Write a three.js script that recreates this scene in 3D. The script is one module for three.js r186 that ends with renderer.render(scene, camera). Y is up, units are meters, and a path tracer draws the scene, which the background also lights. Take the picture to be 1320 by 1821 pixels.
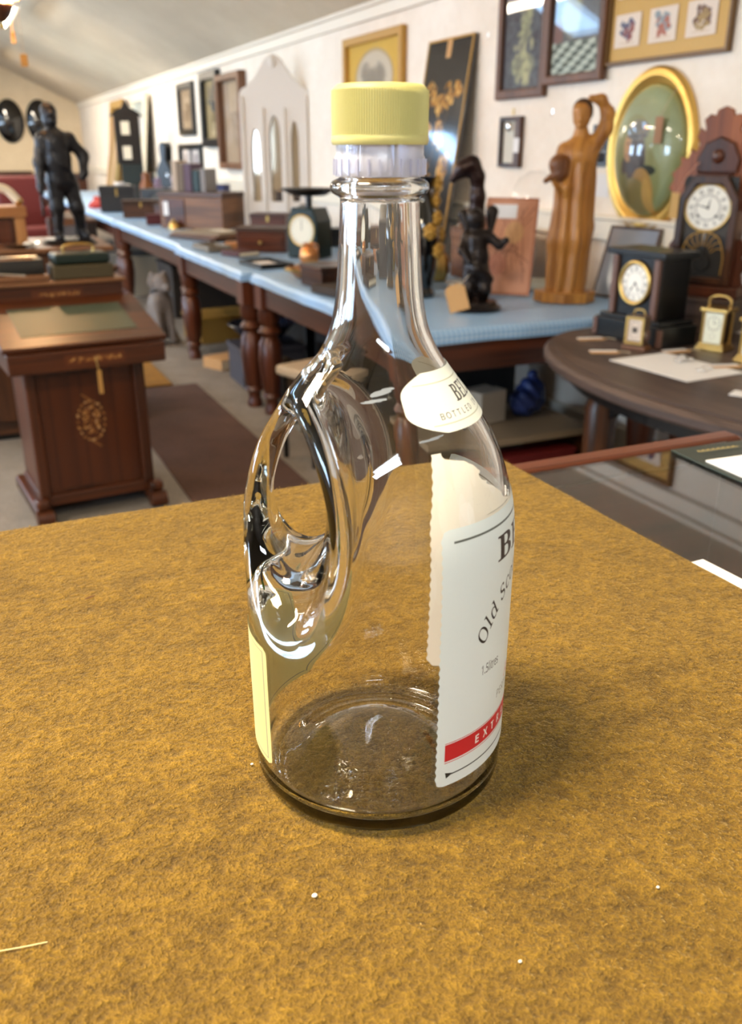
import * as THREE from 'three';
import { RoundedBoxGeometry } from 'three/addons/geometries/RoundedBoxGeometry.js';
import { mergeGeometries, toCreasedNormals } from 'three/addons/utils/BufferGeometryUtils.js';
import { RectAreaLightUniformsLib } from 'three/addons/lights/RectAreaLightUniformsLib.js';

// ------------------------------------------------------------------ camera, light, exposure
const scene = new THREE.Scene();
const camera = new THREE.PerspectiveCamera(59.907, 1320 / 1821, 0.02, 80);
camera.position.set(0, 1.36, 0);
camera.lookAt(0.38358916, 1.36 - 0.37543276, -0.84374736);
camera.focus = 0.47;
camera.userData.fStop = 11;
const renderer = new THREE.WebGLRenderer();
renderer.toneMapping = THREE.LinearToneMapping;
renderer.toneMappingExposure = 1.93;
renderer.shadowMap.enabled = true;
RectAreaLightUniformsLib.init();
scene.background = new THREE.Color(0.02, 0.02, 0.02);

const TUBE_COLOR = new THREE.Color(1.0, 0.87, 0.7);
const TUBE_LIGHT = 27;        // radiance of the fluorescent battens
const WINDOW_COLOR = new THREE.Color(0.56, 0.76, 1.0);
const WINDOW_LIGHT = 7.5;      // radiance of the daylight panes
const PENDANT_LIGHT = 42;     // radiance of the pendant over the counter
const LAMP_COLOR = new THREE.Color(1.0, 0.72, 0.42);

// ------------------------------------------------------------------ small tools
let seed = 12345;
function rnd() { seed = (seed * 1664525 + 1013904223) >>> 0; return seed / 4294967296; }
const rr = (a, b) => a + (b - a) * rnd();
const used = {};
function numbered(name) {
  if (!(name in used)) { used[name] = 0; return name; }
  used[name]++;
  return name + '_' + String(used[name]).padStart(3, '0');
}
function shade(m) { m.castShadow = true; m.receiveShadow = true; return m; }
function thing(name, label, category, pos = [0, 0, 0], turn = 0, group) {
  const o = new THREE.Group(); o.name = numbered(name); scene.add(o);
  o.position.set(...pos); o.rotation.y = turn;
  o.userData = { label, category };
  if (group) o.userData.group = group;
  return o;
}
function part(parent, name, geo, mat, label) {
  const m = shade(new THREE.Mesh(Array.isArray(geo) ? join(geo) : geo, mat));
  m.name = name; parent.add(m);
  if (label) m.userData.label = label;
  return m;
}
function single(name, geo, mat, label, category, group, pos = [0, 0, 0], turn = 0) {
  const m = shade(new THREE.Mesh(Array.isArray(geo) ? join(geo) : geo, mat));
  m.name = numbered(name); scene.add(m); m.position.set(...pos); m.rotation.y = turn;
  m.userData = { label, category };
  if (group) m.userData.group = group;
  return m;
}
function struct(name, geo, mat, label) {
  const m = shade(new THREE.Mesh(Array.isArray(geo) ? join(geo) : geo, mat));
  m.name = name; m.userData = { kind: 'structure', label, category: name.split('_')[0] }; scene.add(m); return m;
}
function bare(g) { // position, normal, uv only, no index, so that any two can be joined
  let h = g.index ? g.toNonIndexed() : g;
  for (const k of Object.keys(h.attributes)) if (!['position', 'normal', 'uv'].includes(k)) h.deleteAttribute(k);
  if (!h.attributes.normal) h.computeVertexNormals();
  if (!h.attributes.uv) h.setAttribute('uv', new THREE.BufferAttribute(new Float32Array(h.attributes.position.count * 2), 2));
  return h;
}
const join = list => list.length === 1 ? list[0] : mergeGeometries(list.map(bare));
// uv in metres from the face's own direction; along = axis the grain runs with
function metre(g, along = 'y') {
  g = bare(g);
  const p = g.attributes.position, n = g.attributes.normal, uv = g.attributes.uv, a = [0, 0, 0], q = [0, 0, 0];
  for (let i = 0; i < p.count; i++) {
    a[0] = Math.abs(n.getX(i)); a[1] = Math.abs(n.getY(i)); a[2] = Math.abs(n.getZ(i));
    q[0] = p.getX(i); q[1] = p.getY(i); q[2] = p.getZ(i);
    const k = a[0] > a[1] ? (a[0] > a[2] ? 0 : 2) : (a[1] > a[2] ? 1 : 2);
    const l = 'xyz'.indexOf(along);
    const rest = [0, 1, 2].filter(c => c !== k);
    let v = rest.includes(l) ? l : rest[1], u = rest.find(c => c !== v);
    uv.setXY(i, q[u] + 0.37 * q[k], q[v]);
  }
  return g;
}
// box resting on y, chamfered
function bx(w, h, d, x = 0, y = 0, z = 0, bev = 0.003, along) {
  const r = Math.min(bev, w / 2.1, h / 2.1, d / 2.1);
  const g = r > 0.0004 ? new RoundedBoxGeometry(w, h, d, 1, r) : new THREE.BoxGeometry(w, h, d);
  g.translate(x, y + h / 2, z);
  return metre(g, along || (w >= h && w >= d ? 'x' : h >= d ? 'y' : 'z'));
}
const cyl = (r0, r1, h, x = 0, y = 0, z = 0, n = 28) => bare(new THREE.CylinderGeometry(r1, r0, h, n).translate(x, y + h / 2, z));
const ball = (r, x, y, z, sx = 1, sy = 1, sz = 1, n = 20) => bare(new THREE.SphereGeometry(r, n, Math.ceil(n * 0.7)).scale(sx, sy, sz).translate(x, y, z));
const lathe = (pts, n = 40) => bare(toCreasedNormals(new THREE.LatheGeometry(pts.map(p => new THREE.Vector2(p[0] * 1e4, p[1] * 1e4)), n), 0.7).scale(1e-4, 1e-4, 1e-4));
function tube(pts, r, n = 24, k = 8, closed = false) {
  const c = new THREE.CatmullRomCurve3(pts.map(p => new THREE.Vector3(...p)), closed);
  return bare(new THREE.TubeGeometry(c, n, r, k, closed));
}
const move = (g, x, y, z) => g.translate(x, y, z);
function rot(g, ax, a) { g['rotate' + ax](a); return g; }
function extrude(pts, depth, bev = 0, holes = []) {
  const s = !Array.isArray(pts) ? pts : new THREE.Shape(pts.map(p => new THREE.Vector2(p[0], p[1])));
  for (const h of holes) s.holes.push(new THREE.Path(h.map(p => new THREE.Vector2(p[0], p[1]))));
  return metre(new THREE.ExtrudeGeometry(s, { depth, bevelEnabled: bev > 0, bevelSize: bev, bevelThickness: bev, bevelSegments: 1, curveSegments: 16 }));
}
const ovalPts = (a, b, n = 48, cx = 0, cy = 0) => Array.from({ length: n }, (_, i) => [cx + a * Math.cos(i / n * 2 * Math.PI), cy + b * Math.sin(i / n * 2 * Math.PI)]);

// ------------------------------------------------------------------ textures
function grid(n, s) { const g = new Float32Array(n * n); let q = s >>> 0; for (let i = 0; i < g.length; i++) { q = (q * 1664525 + 1013904223) >>> 0; g[i] = q / 4294967296; } return g; }
function noiseAt(g, n, x, y) {
  const xi = Math.floor(x), yi = Math.floor(y); let fx = x - xi, fy = y - yi; fx = fx * fx * (3 - 2 * fx); fy = fy * fy * (3 - 2 * fy);
  const a = ((xi % n) + n) % n, b = (a + 1) % n, c = ((yi % n) + n) % n, d = (c + 1) % n;
  return (g[c * n + a] * (1 - fx) + g[c * n + b] * fx) * (1 - fy) + (g[d * n + a] * (1 - fx) + g[d * n + b] * fx) * fy;
}
// tileable layers: [cells across, cells up, weight]
function layered(size, layers, s) {
  const out = new Float32Array(size * size);
  layers.forEach(([cx, cy, w], k) => {
    const n = Math.max(cx, cy), g = grid(n, s + 77 * k);
    for (let y = 0; y < size; y++) for (let x = 0; x < size; x++) {
      const u = x / size * cx, v = y / size * cy, xi = Math.floor(u), yi = Math.floor(v);
      let fx = u - xi, fy = v - yi; fx = fx * fx * (3 - 2 * fx); fy = fy * fy * (3 - 2 * fy);
      const a = xi % cx, b = (xi + 1) % cx, c = yi % cy, d = (yi + 1) % cy;
      out[y * size + x] += w * ((g[c * n + a] * (1 - fx) + g[c * n + b] * fx) * (1 - fy) + (g[d * n + a] * (1 - fx) + g[d * n + b] * fx) * fy);
    }
  });
  return out;
}
function dataTex(size, fn, color, rep = 1) {
  const d = new Uint8Array(size * size * 4);
  for (let i = 0; i < size * size; i++) { const c = fn(i); d[4 * i] = c[0]; d[4 * i + 1] = c[1]; d[4 * i + 2] = c[2]; d[4 * i + 3] = 255; }
  const t = new THREE.DataTexture(d, size, size);
  t.wrapS = t.wrapT = THREE.RepeatWrapping; t.magFilter = THREE.LinearFilter; t.minFilter = THREE.LinearFilter;
  if (color) t.colorSpace = THREE.SRGBColorSpace;
  t.repeat.set(rep, rep); t.needsUpdate = true;
  return t;
}
const clamp = v => Math.max(0, Math.min(255, v));
const mixc = (a, b, t) => [clamp(a[0] + (b[0] - a[0]) * t), clamp(a[1] + (b[1] - a[1]) * t), clamp(a[2] + (b[2] - a[2]) * t)];
function canvas(w, h, draw) {
  const c = document.createElement('canvas'); c.width = w; c.height = h;
  const x = c.getContext('2d'); draw(x, w, h);
  const t = new THREE.CanvasTexture(c); t.colorSpace = THREE.SRGBColorSpace; t.magFilter = THREE.LinearFilter; return t;
}
const woodField = layered(512, [[6, 1, 0.35], [28, 2, 0.3], [90, 3, 0.2], [200, 6, 0.15]], 5);
const woodTex = (dark, light, rep = 1.6) => dataTex(512, i => mixc(dark, light, Math.max(0, Math.min(1, (woodField[i] - 0.25) * 2))), true, rep);
const woodBump = dataTex(512, i => { const v = 255 * woodField[i]; return [v, v, v]; }, false, 1.6);
const M = {};
const std = (color, rough = 0.6, o = {}) => new THREE.MeshStandardMaterial({ color, roughness: rough, ...o });
const phys = (color, rough = 0.5, o = {}) => new THREE.MeshPhysicalMaterial({ color, roughness: rough, ...o });
const wood = (dark, light, rough = 0.4, rep = 1.6) => std(0xffffff, rough, { map: woodTex(dark, light, rep) });
M.mahogany = wood([50, 22, 10], [102, 50, 25], 0.34);
M.walnut = wood([42, 23, 12], [96, 56, 30], 0.34);
M.oakDark = wood([58, 44, 38], [98, 78, 68], 0.5);
M.oakMid = wood([92, 58, 34], [140, 94, 58], 0.45);
M.pine = wood([150, 96, 50], [194, 138, 82], 0.5);
M.carved = wood([140, 86, 30], [206, 144, 66], 0.38, 3.2);
M.rosewood = wood([46, 20, 5], [96, 45, 12], 0.36);
M.frameBrown = wood([78, 46, 26], [126, 82, 52], 0.45);
M.brass = std(new THREE.Color(0.62, 0.42, 0.14), 0.28, { metalness: 1 });
M.gilt = std(new THREE.Color(0.72, 0.46, 0.12), 0.36, { metalness: 0.85 });
M.giltFlat = std(0xb98a35, 0.5);
M.bronze = std(0x241c1a, 0.32, { metalness: 0.55 });
M.bronzeBlue = std(0x2a2a2e, 0.34, { metalness: 0.5 });
M.silver = std(new THREE.Color(0.8, 0.8, 0.8), 0.18, { metalness: 1 });
M.black = std(0x0b0b0c, 0.3);
M.blackGloss = phys(0x070708, 0.1, { clearcoat: 1, clearcoatRoughness: 0.03 });
M.slate = std(0x16181a, 0.28);
M.marble = std(0x6b4f45, 0.3);
M.white = std(0xe9e4da, 0.6);
M.paper = std(0xe9e6e4, 0.85);
M.kraft = std(0xc79a66, 0.85);
M.cream = std(0xe7dcc4, 0.7);
M.darkGreen = std(0x10231d, 0.3);
M.copper = std(new THREE.Color(0.66, 0.3, 0.12), 0.3, { metalness: 1 });
M.glassPane = phys(0xffffff, 0.02, { transmission: 1, thickness: 0, ior: 1.5 });
M.string = std(0xc9b79a, 0.9);

// ------------------------------------------------------------------ smooth solids from a distance field
function surfaceNets(f, lo, hi, cell) {
  const nx = Math.ceil((hi[0] - lo[0]) / cell) + 1, ny = Math.ceil((hi[1] - lo[1]) / cell) + 1, nz = Math.ceil((hi[2] - lo[2]) / cell) + 1;
  const F = new Float32Array(nx * ny * nz);
  for (let k = 0, q = 0; k < nz; k++) for (let j = 0; j < ny; j++) for (let i = 0; i < nx; i++, q++) F[q] = f(lo[0] + i * cell, lo[1] + j * cell, lo[2] + k * cell);
  const id = new Int32Array(nx * ny * nz).fill(-1), pos = [], sy = nx, sz = nx * ny, off = [0, 1, sy, sy + 1, sz, sz + 1, sz + sy, sz + sy + 1];
  const E2 = [[0, 1], [2, 3], [4, 5], [6, 7], [0, 2], [1, 3], [4, 6], [5, 7], [0, 4], [1, 5], [2, 6], [3, 7]];
  for (let k = 0; k < nz - 1; k++) for (let j = 0; j < ny - 1; j++) for (let i = 0; i < nx - 1; i++) {
    const q = i + j * sy + k * sz; let m = 0;
    for (let c = 0; c < 8; c++) if (F[q + off[c]] < 0) m |= 1 << c;
    if (m === 0 || m === 255) continue;
    let x = 0, y = 0, z = 0, n = 0;
    for (const [a, b] of E2) {
      if (((m >> a) & 1) === ((m >> b) & 1)) continue;
      const t = F[q + off[a]] / (F[q + off[a]] - F[q + off[b]]);
      x += (a & 1) + t * ((b & 1) - (a & 1)); y += ((a >> 1) & 1) + t * (((b >> 1) & 1) - ((a >> 1) & 1)); z += (a >> 2) + t * ((b >> 2) - (a >> 2)); n++;
    }
    id[q] = pos.length / 3; pos.push(lo[0] + (i + x / n) * cell, lo[1] + (j + y / n) * cell, lo[2] + (k + z / n) * cell);
  }
  const idx = [];
  const quad = (a, b, c, d, flip) => { if (a < 0 || b < 0 || c < 0 || d < 0) return; if (flip) idx.push(a, c, b, a, d, c); else idx.push(a, b, c, a, c, d); };
  for (let k = 1; k < nz - 1; k++) for (let j = 1; j < ny - 1; j++) for (let i = 1; i < nx - 1; i++) {
    const q = i + j * sy + k * sz, s = F[q] < 0;
    if (s !== F[q + 1] < 0) quad(id[q - sy - sz], id[q - sz], id[q], id[q - sy], !s);
    if (s !== F[q + sy] < 0) quad(id[q - 1 - sz], id[q - sz], id[q], id[q - 1], s);
    if (s !== F[q + sz] < 0) quad(id[q - 1 - sy], id[q - sy], id[q], id[q - 1], !s);
  }
  const nrm = new Float32Array(pos.length), e = cell * 0.15;
  const grad = (x, y, z) => [(f(x + e, y, z) - f(x - e, y, z)) / (2 * e), (f(x, y + e, z) - f(x, y - e, z)) / (2 * e), (f(x, y, z + e) - f(x, y, z - e)) / (2 * e)];
  for (let v = 0; v < pos.length; v += 3) {
    for (let it = 0; it < 3; it++) {
      const d = f(pos[v], pos[v + 1], pos[v + 2]), g = grad(pos[v], pos[v + 1], pos[v + 2]), l = g[0] * g[0] + g[1] * g[1] + g[2] * g[2] + 1e-9;
      let s = d / l; const m = 0.6 * cell / (Math.abs(s) * Math.sqrt(l) + 1e-12); if (m < 1) s *= m;
      for (let c = 0; c < 3; c++) pos[v + c] -= s * g[c];
    }
    const g = grad(pos[v], pos[v + 1], pos[v + 2]), l = Math.hypot(...g) + 1e-9;
    for (let c = 0; c < 3; c++) nrm[v + c] = g[c] / l;
  }
  const g = new THREE.BufferGeometry();
  g.setAttribute('position', new THREE.BufferAttribute(new Float32Array(pos), 3));
  g.setAttribute('normal', new THREE.BufferAttribute(nrm, 3));
  g.setAttribute('uv', new THREE.BufferAttribute(new Float32Array(pos.length / 3 * 2), 2));
  g.setIndex(idx);
  return g;
}
const smin = (a, b, k) => { const h = Math.max(k - Math.abs(a - b), 0) / k; return Math.min(a, b) - h * h * k * 0.25; };
const smax = (a, b, k) => -smin(-a, -b, k);
// tapered capsules [ax,ay,az,ra, bx,by,bz,rb] joined with a smooth minimum
function capsules(list, k) {
  return (x, y, z) => {
    let d = 1e3;
    for (const c of list) {
      const ux = c[4] - c[0], uy = c[5] - c[1], uz = c[6] - c[2], L = ux * ux + uy * uy + uz * uz + 1e-12;
      let t = ((x - c[0]) * ux + (y - c[1]) * uy + (z - c[2]) * uz) / L; t = t < 0 ? 0 : t > 1 ? 1 : t;
      const e = Math.hypot(x - c[0] - ux * t, y - c[1] - uy * t, z - c[2] - uz * t) - (c[3] + (c[7] - c[3]) * t);
      d = smin(d, e, k);
    }
    return d;
  };
}
// ------------------------------------------------------------------ the room
const WX = 2.75, EZ = -20.19, LX = -5.15, BZ = 4.2, EAVE = 2.2, RIDGE_X = -1.2, PITCH = 0.48;
const plasterField = layered(512, [[4, 4, 0.4], [16, 16, 0.3], [64, 64, 0.2], [160, 160, 0.1]], 31);
const plasterTex = dataTex(512, i => mixc([236, 222, 204], [250, 240, 226], plasterField[i] * 1.4 - 0.2), true, 0.5);
const plasterBump = dataTex(512, i => { const v = 255 * plasterField[i]; return [v, v, v]; }, false, 0.9);
const wallPaint = std(0xffffff, 0.85, { map: plasterTex, bumpMap: plasterBump, bumpScale: 0.004 });
const endTex = dataTex(512, i => mixc([222, 198, 160], [236, 214, 178], plasterField[i] * 1.4 - 0.2), true, 0.4);
const endPaint = std(0xffffff, 0.9, { map: endTex });
const ceilTex = dataTex(512, i => mixc([204, 188, 162], [220, 205, 180], plasterField[i] * 1.4 - 0.2), true, 0.3);
const ceilPaint = std(0xffffff, 0.8, { map: ceilTex });
const carpetField = layered(512, [[8, 8, 0.3], [60, 60, 0.3], [250, 250, 0.4]], 91);
const carpetTex = (a, b) => dataTex(512, i => mixc(a, b, carpetField[i]), true, 1.5);
const floorMat = std(0xffffff, 0.8, { map: carpetTex([112, 104, 96], [150, 141, 130]) });

struct('floor', bx(8.6, 0.2, 25.2, -1.2, -0.2, -8, 0), floorMat, 'worn grey floor of the antiques room');
struct('wall_right', bx(0.2, 2.45, 25.2, WX + 0.1, 0, -8, 0), wallPaint, 'cream white painted wall hung with pictures');
{ // gable wall at the far end and the one behind the camera
  const gable = () => [[LX - 0.2, 0], [WX + 0.2, 0], [WX + 0.2, EAVE + 0.2], [RIDGE_X, EAVE + PITCH * (WX - RIDGE_X) + 0.3], [LX - 0.2, EAVE + 0.2]];
  struct('wall_far', move(extrude(gable(), 0.2), 0, 0, EZ - 0.2), endPaint, 'cream gable wall at the far end of the room');
  struct('wall_back', move(extrude(gable(), 0.2), 0, 0, BZ), wallPaint, 'painted gable wall behind the viewer');
}
struct('baseboard_far', bx(7.9, 0.96, 0.03, -1.2, 0, EZ + 0.016, 0.004), std(0x57301d, 0.5), 'dark brown painted dado along the far wall');
// left wall with five window openings
const WIN = [-14.5, -10.5, -6.5, -2.5], WW = 1.9, WB = 1.0, WT = 2.0;
{
  const list = [bx(0.2, WB, 25.2, LX - 0.1, 0, -8, 0), bx(0.2, 2.45 - WT, 25.2, LX - 0.1, WT, -8, 0)];
  const edges = [BZ, ...WIN.slice().reverse().flatMap(z => [z + WW / 2, z - WW / 2]), EZ];
  for (let i = 0; i < edges.length; i += 2) list.push(bx(0.2, WT - WB, edges[i] - edges[i + 1], LX - 0.1, WB, (edges[i] + edges[i + 1]) / 2, 0));
  struct('wall_left', list, wallPaint, 'painted wall with windows, left of the viewer');
}
const paneGlow = std(0x9fb4cc, 0.3, { emissive: WINDOW_COLOR, emissiveIntensity: WINDOW_LIGHT });
WIN.forEach((z, i) => {
  const w = struct('window_' + (i + 1), bx(0.02, WT - WB, WW, LX - 0.12, WB, z, 0), paneGlow, 'daylight window in the left wall');
  part(w, 'window_frame', [bx(0.06, 0.05, WW, LX - 0.08, WB, z), bx(0.06, 0.05, WW, LX - 0.08, WT - 0.05, z), ...[-0.5, 0, 0.5].map(k => bx(0.06, WT - WB, 0.05, LX - 0.08, WB, z + k * (WW - 0.05)))], M.white);
  const l = new THREE.RectAreaLight(WINDOW_COLOR, WINDOW_LIGHT, WW - 0.1, WT - WB - 0.1);
  l.position.set(LX - 0.03, (WB + WT) / 2, z); l.lookAt(5, (WB + WT) / 2 - 0.2, z); l.name = 'window_daylight'; scene.add(l);
});
// sloping lining of the roof: soft sheets with battens under the joints
{
  const slope = (sx, name, label) => {
    const half = sx > 0 ? WX - RIDGE_X : RIDGE_X - LX, L = Math.hypot(half, half * PITCH), nU = 60, nV = 240;
    const g = new THREE.PlaneGeometry(1, 1, nV, nU), p = g.attributes.position, nf = grid(64, sx > 0 ? 7 : 8);
    for (let i = 0; i < p.count; i++) {
      const v = p.getX(i) + 0.5, u = p.getY(i) + 0.5; // v along the room, u up the slope
      const z = BZ + 0.1 + (EZ - 0.2 - BZ) * v;
      const w = 0.03 * (noiseAt(nf, 64, z * 1.1, u * 2.2) - 0.5) + 0.018 * (noiseAt(nf, 64, z * 3.1 + 9, u * 1.2 + 4) - 0.5) - 0.03 * Math.pow(Math.abs(Math.sin(z * Math.PI / 1.83)), 10) * Math.sin(u * Math.PI);
      const x = RIDGE_X + sx * half * (1 - u) + (1 - u < 0.02 ? 0.05 * sx : 0), y = EAVE + 0.03 + PITCH * half * u + w * Math.min(1, u * 8);
      p.setXYZ(i, x, y, z);
    }
    g.computeVertexNormals();
    const uv = g.attributes.uv; for (let i = 0; i < uv.count; i++) uv.setXY(i, uv.getX(i) * 24, uv.getY(i) * L);
    const m = struct(name, g, ceilPaint, label); m.material.side = THREE.DoubleSide; return m;
  };
  const c = slope(1, 'ceiling', 'sloping grey beige ceiling lining with soft ripples');
  slope(-1, 'ceiling_left', 'opposite slope of the roof lining');
  struct('ceiling_roof', [-1, 1].map(s => { const half = s > 0 ? WX - RIDGE_X + 0.4 : RIDGE_X - LX + 0.4; const g = bx(Math.hypot(half, half * PITCH), 0.1, 25.4, 0, 0, -8, 0); rot(g, 'Z', -s * Math.atan(PITCH)); return move(g, RIDGE_X + s * half / 2, EAVE + 0.2 + PITCH * (half / 2 - 0.1) - 0.05, 0); }), std(0x6d675e, 0.9), 'roof boards above the lining');
}
struct('trim_1', [bx(0.035, 0.07, 24.3, WX - 0.017, 2.165, -8, 0.006), bx(0.06, 0.025, 24.3, WX - 0.03, 2.235, -8, 0.006)], std(0xf1e7d6, 0.6), 'cream cornice moulding where the wall meets the ceiling');
struct('trim_2', [bx(0.03, 0.1, 24.3, WX - 0.015, 0.985, -8, 0.008), bx(0.045, 0.02, 24.3, WX - 0.022, 1.075, -8, 0.006)], std(0xefe4d0, 0.6), 'cream dado rail along the picture wall');
struct('baseboard_right', bx(0.025, 0.16, 24.3, WX - 0.0125, 0, -8, 0.006), std(0xd9d0bf, 0.6), 'cream skirting board under the picture wall');

// fluorescent battens hung below the roof
const tubeGlow = std(0xf4f4f4, 0.4, { emissive: TUBE_COLOR, emissiveIntensity: 14 });
const COOL = new THREE.Color(0.8, 0.9, 1.0), tubeCool = std(0xf4f4f4, 0.4, { emissive: COOL, emissiveIntensity: 14 });
const battens = [[-0.6, 2.9, 2.0], [-1.7, 2.85, -3.2], [-2.3, 2.8, -6.4], [-0.8, 2.9, -9.6], [0.6, 2.85, -14.2], [0.9, 2.75, -12.0], [0.9, 2.75, -17.5]];
battens.forEach(([x, y, z], i) => {
  const t = thing('batten_light', ['fluorescent batten nearest behind the viewer, over the counter', 'fluorescent batten over the writing desk', 'fluorescent batten over the first aisle', 'fluorescent batten midway down the room', 'fluorescent batten near the far end', 'fluorescent batten over the picture wall midway down the room', 'fluorescent batten by the far gable'][i], 'ceiling light', [x, y, z], i ? 0 : 1.92, 'fluorescent battens under the roof');
  part(t, 'housing', bx(0.3, 0.05, 1.55, 0, 0.02, 0, 0.006), M.white);
  for (const s of [-1, 1]) part(t, 'tube', rot(cyl(0.016, 0.016, 1.48, 0, -0.74, 0, 12), 'X', Math.PI / 2).translate(s * 0.08, 0, 0), i ? tubeGlow : tubeCool);
  for (const q of [-0.6, 0.6]) part(t, 'hanger', bx(0.01, 0.9, 0.01, 0, 0.06, q, 0), M.white);
  const l = new THREE.RectAreaLight(i ? TUBE_COLOR : COOL, i ? TUBE_LIGHT : TUBE_LIGHT * 1.1, 0.28, 1.48);
  l.rotation.order = 'YXZ'; l.position.set(x, y - 0.02, z); l.rotation.x = -Math.PI / 2; if (!i) l.rotation.y = 1.92; l.name = 'batten_glow'; scene.add(l);
});
{ // warm pendant over the counter
  const t = thing('pendant_light', 'warm white pendant light hanging over the counter, above the viewer', 'ceiling light', [-0.48, 2.65, -0.38]);
  part(t, 'shade', lathe([[0.28, 0], [0.285, 0.012], [0.2, 0.1], [0.05, 0.15], [0, 0.155]], 36), M.white);
  part(t, 'diffuser', cyl(0.26, 0.26, 0.012, 0, -0.006, 0, 32), std(0xfff4e0, 0.5, { emissive: new THREE.Color(1, 0.84, 0.6), emissiveIntensity: 14 }));
  part(t, 'flex', cyl(0.004, 0.004, 1.1, 0, 0.15, 0, 8), M.white);
  const l = new THREE.RectAreaLight(new THREE.Color(1, 0.84, 0.6), PENDANT_LIGHT, 0.46, 0.46); l.position.set(-0.48, 2.64, -0.38); l.rotation.x = -Math.PI / 2; l.name = 'pendant_glow'; scene.add(l);
}
// skylights in the opposite slope
[-8.4, -11.9, -15.3].forEach((z, i) => {
  const tilt = Math.atan(PITCH), cx = -3.05, cy = EAVE + 0.03 + PITCH * (cx - LX) - 0.06;
  const g = bx(0.8, 0.02, 1.0, 0, 0, 0, 0); g.rotateZ(tilt).translate(cx, cy, z);
  const w = struct('window_' + (5 + i), g, std(0x8fb0d8, 0.3, { emissive: new THREE.Color(0.4, 0.66, 1), emissiveIntensity: 4 }), 'skylight in the opposite roof slope');
  const fr = [bx(0.9, 0.05, 0.06, 0, -0.02, 0.52, 0.004), bx(0.9, 0.05, 0.06, 0, -0.02, -0.52, 0.004), bx(0.06, 0.05, 1.0, 0.42, -0.02, 0, 0.004), bx(0.06, 0.05, 1.0, -0.42, -0.02, 0, 0.004)];
  part(w, 'window_frame', fr.map(f => f.rotateZ(tilt).translate(cx, cy, z)), M.white);
  const l = new THREE.RectAreaLight(new THREE.Color(0.4, 0.66, 1), 4, 0.75, 0.95); l.position.set(cx + 0.02, cy - 0.04, z); l.lookAt(cx + 1, cy - 0.04 - 1 / PITCH, z); l.name = 'skylight_daylight'; scene.add(l);
});
// ------------------------------------------------------------------ glass showcase and felt
const CT = 1.076;
{
  const t = thing('display_case', 'glass-topped mahogany display case under the mustard felt', 'display case', [0, 0, 0]);
  const x0 = -0.75, x1 = 0.767, z0 = -0.717, z1 = 0.1, y = CT - 0.0058;
  const rail = (w, d, x, z) => bx(w, 0.03, d, x, y - 0.03, z, 0.009);
  part(t, 'back_rail', rail(x1 - x0, 0.034, (x0 + x1) / 2, z0 + 0.017), M.mahogany);
  part(t, 'front_rail', rail(x1 - x0, 0.034, (x0 + x1) / 2, z1 - 0.017), M.mahogany);
  for (const x of [x0 + 0.017, x1 - 0.017]) part(t, 'side_rail', rail(0.034, z1 - z0 - 0.068, x, (z0 + z1) / 2), M.mahogany);
  part(t, 'glass_top', bx(x1 - x0 - 0.06, 0.006, z1 - z0 - 0.06, (x0 + x1) / 2, y - 0.009, (z0 + z1) / 2, 0.0005), phys(0xffffff, 0.01, { transmission: 1, thickness: 0.006, ior: 1.52 }));
  const cab = std(0x1d1512, 0.6);
  part(t, 'shelf', bx(x1 - x0 - 0.07, 0.012, z1 - z0 - 0.07, (x0 + x1) / 2, y - 0.32, (z0 + z1) / 2), std(0x241a1e, 0.8));
  for (const x of [x0 + 0.012, x1 - 0.012]) part(t, 'end_panel', bx(0.024, y - 0.03, z1 - z0 - 0.02, x, 0, (z0 + z1) / 2), M.mahogany);
  part(t, 'back_panel', bx(x1 - x0 - 0.05, y - 0.03, 0.02, (x0 + x1) / 2, 0, z0 + 0.02), M.mahogany);
  part(t, 'front_panel', bx(x1 - x0 - 0.05, y - 0.03, 0.02, (x0 + x1) / 2, 0, z1 - 0.02), cab);
}
const feltMat = (() => {
  const N = 1024;
  const coarse = layered(N, [[4, 6, 0.4], [11, 17, 0.6]], 201), mid = layered(N, [[28, 40, 0.25], [64, 84, 0.4], [130, 170, 0.35]], 202), fine = layered(N, [[300, 260, 0.5], [512, 512, 0.5]], 203);
  const map = dataTex(N, i => { const v = 0.3 * (coarse[i] - 0.5) + 0.85 * (mid[i] - 0.5) + 0.75 * (fine[i] - 0.5) + 0.5; return mixc([76, 54, 5], [152, 116, 30], v); }, true, 4);
  const bump = dataTex(N, i => { const v = 255 * (0.15 * coarse[i] + 0.6 * mid[i] + 0.25 * fine[i]); return [v, v, v]; }, false, 4);
  return phys(0xffffff, 0.95, { map, bumpMap: bump, bumpScale: 0.006, sheen: 0.6, sheenRoughness: 0.6, sheenColor: new THREE.Color(0.9, 0.6, 0.2) });
})();
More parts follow.
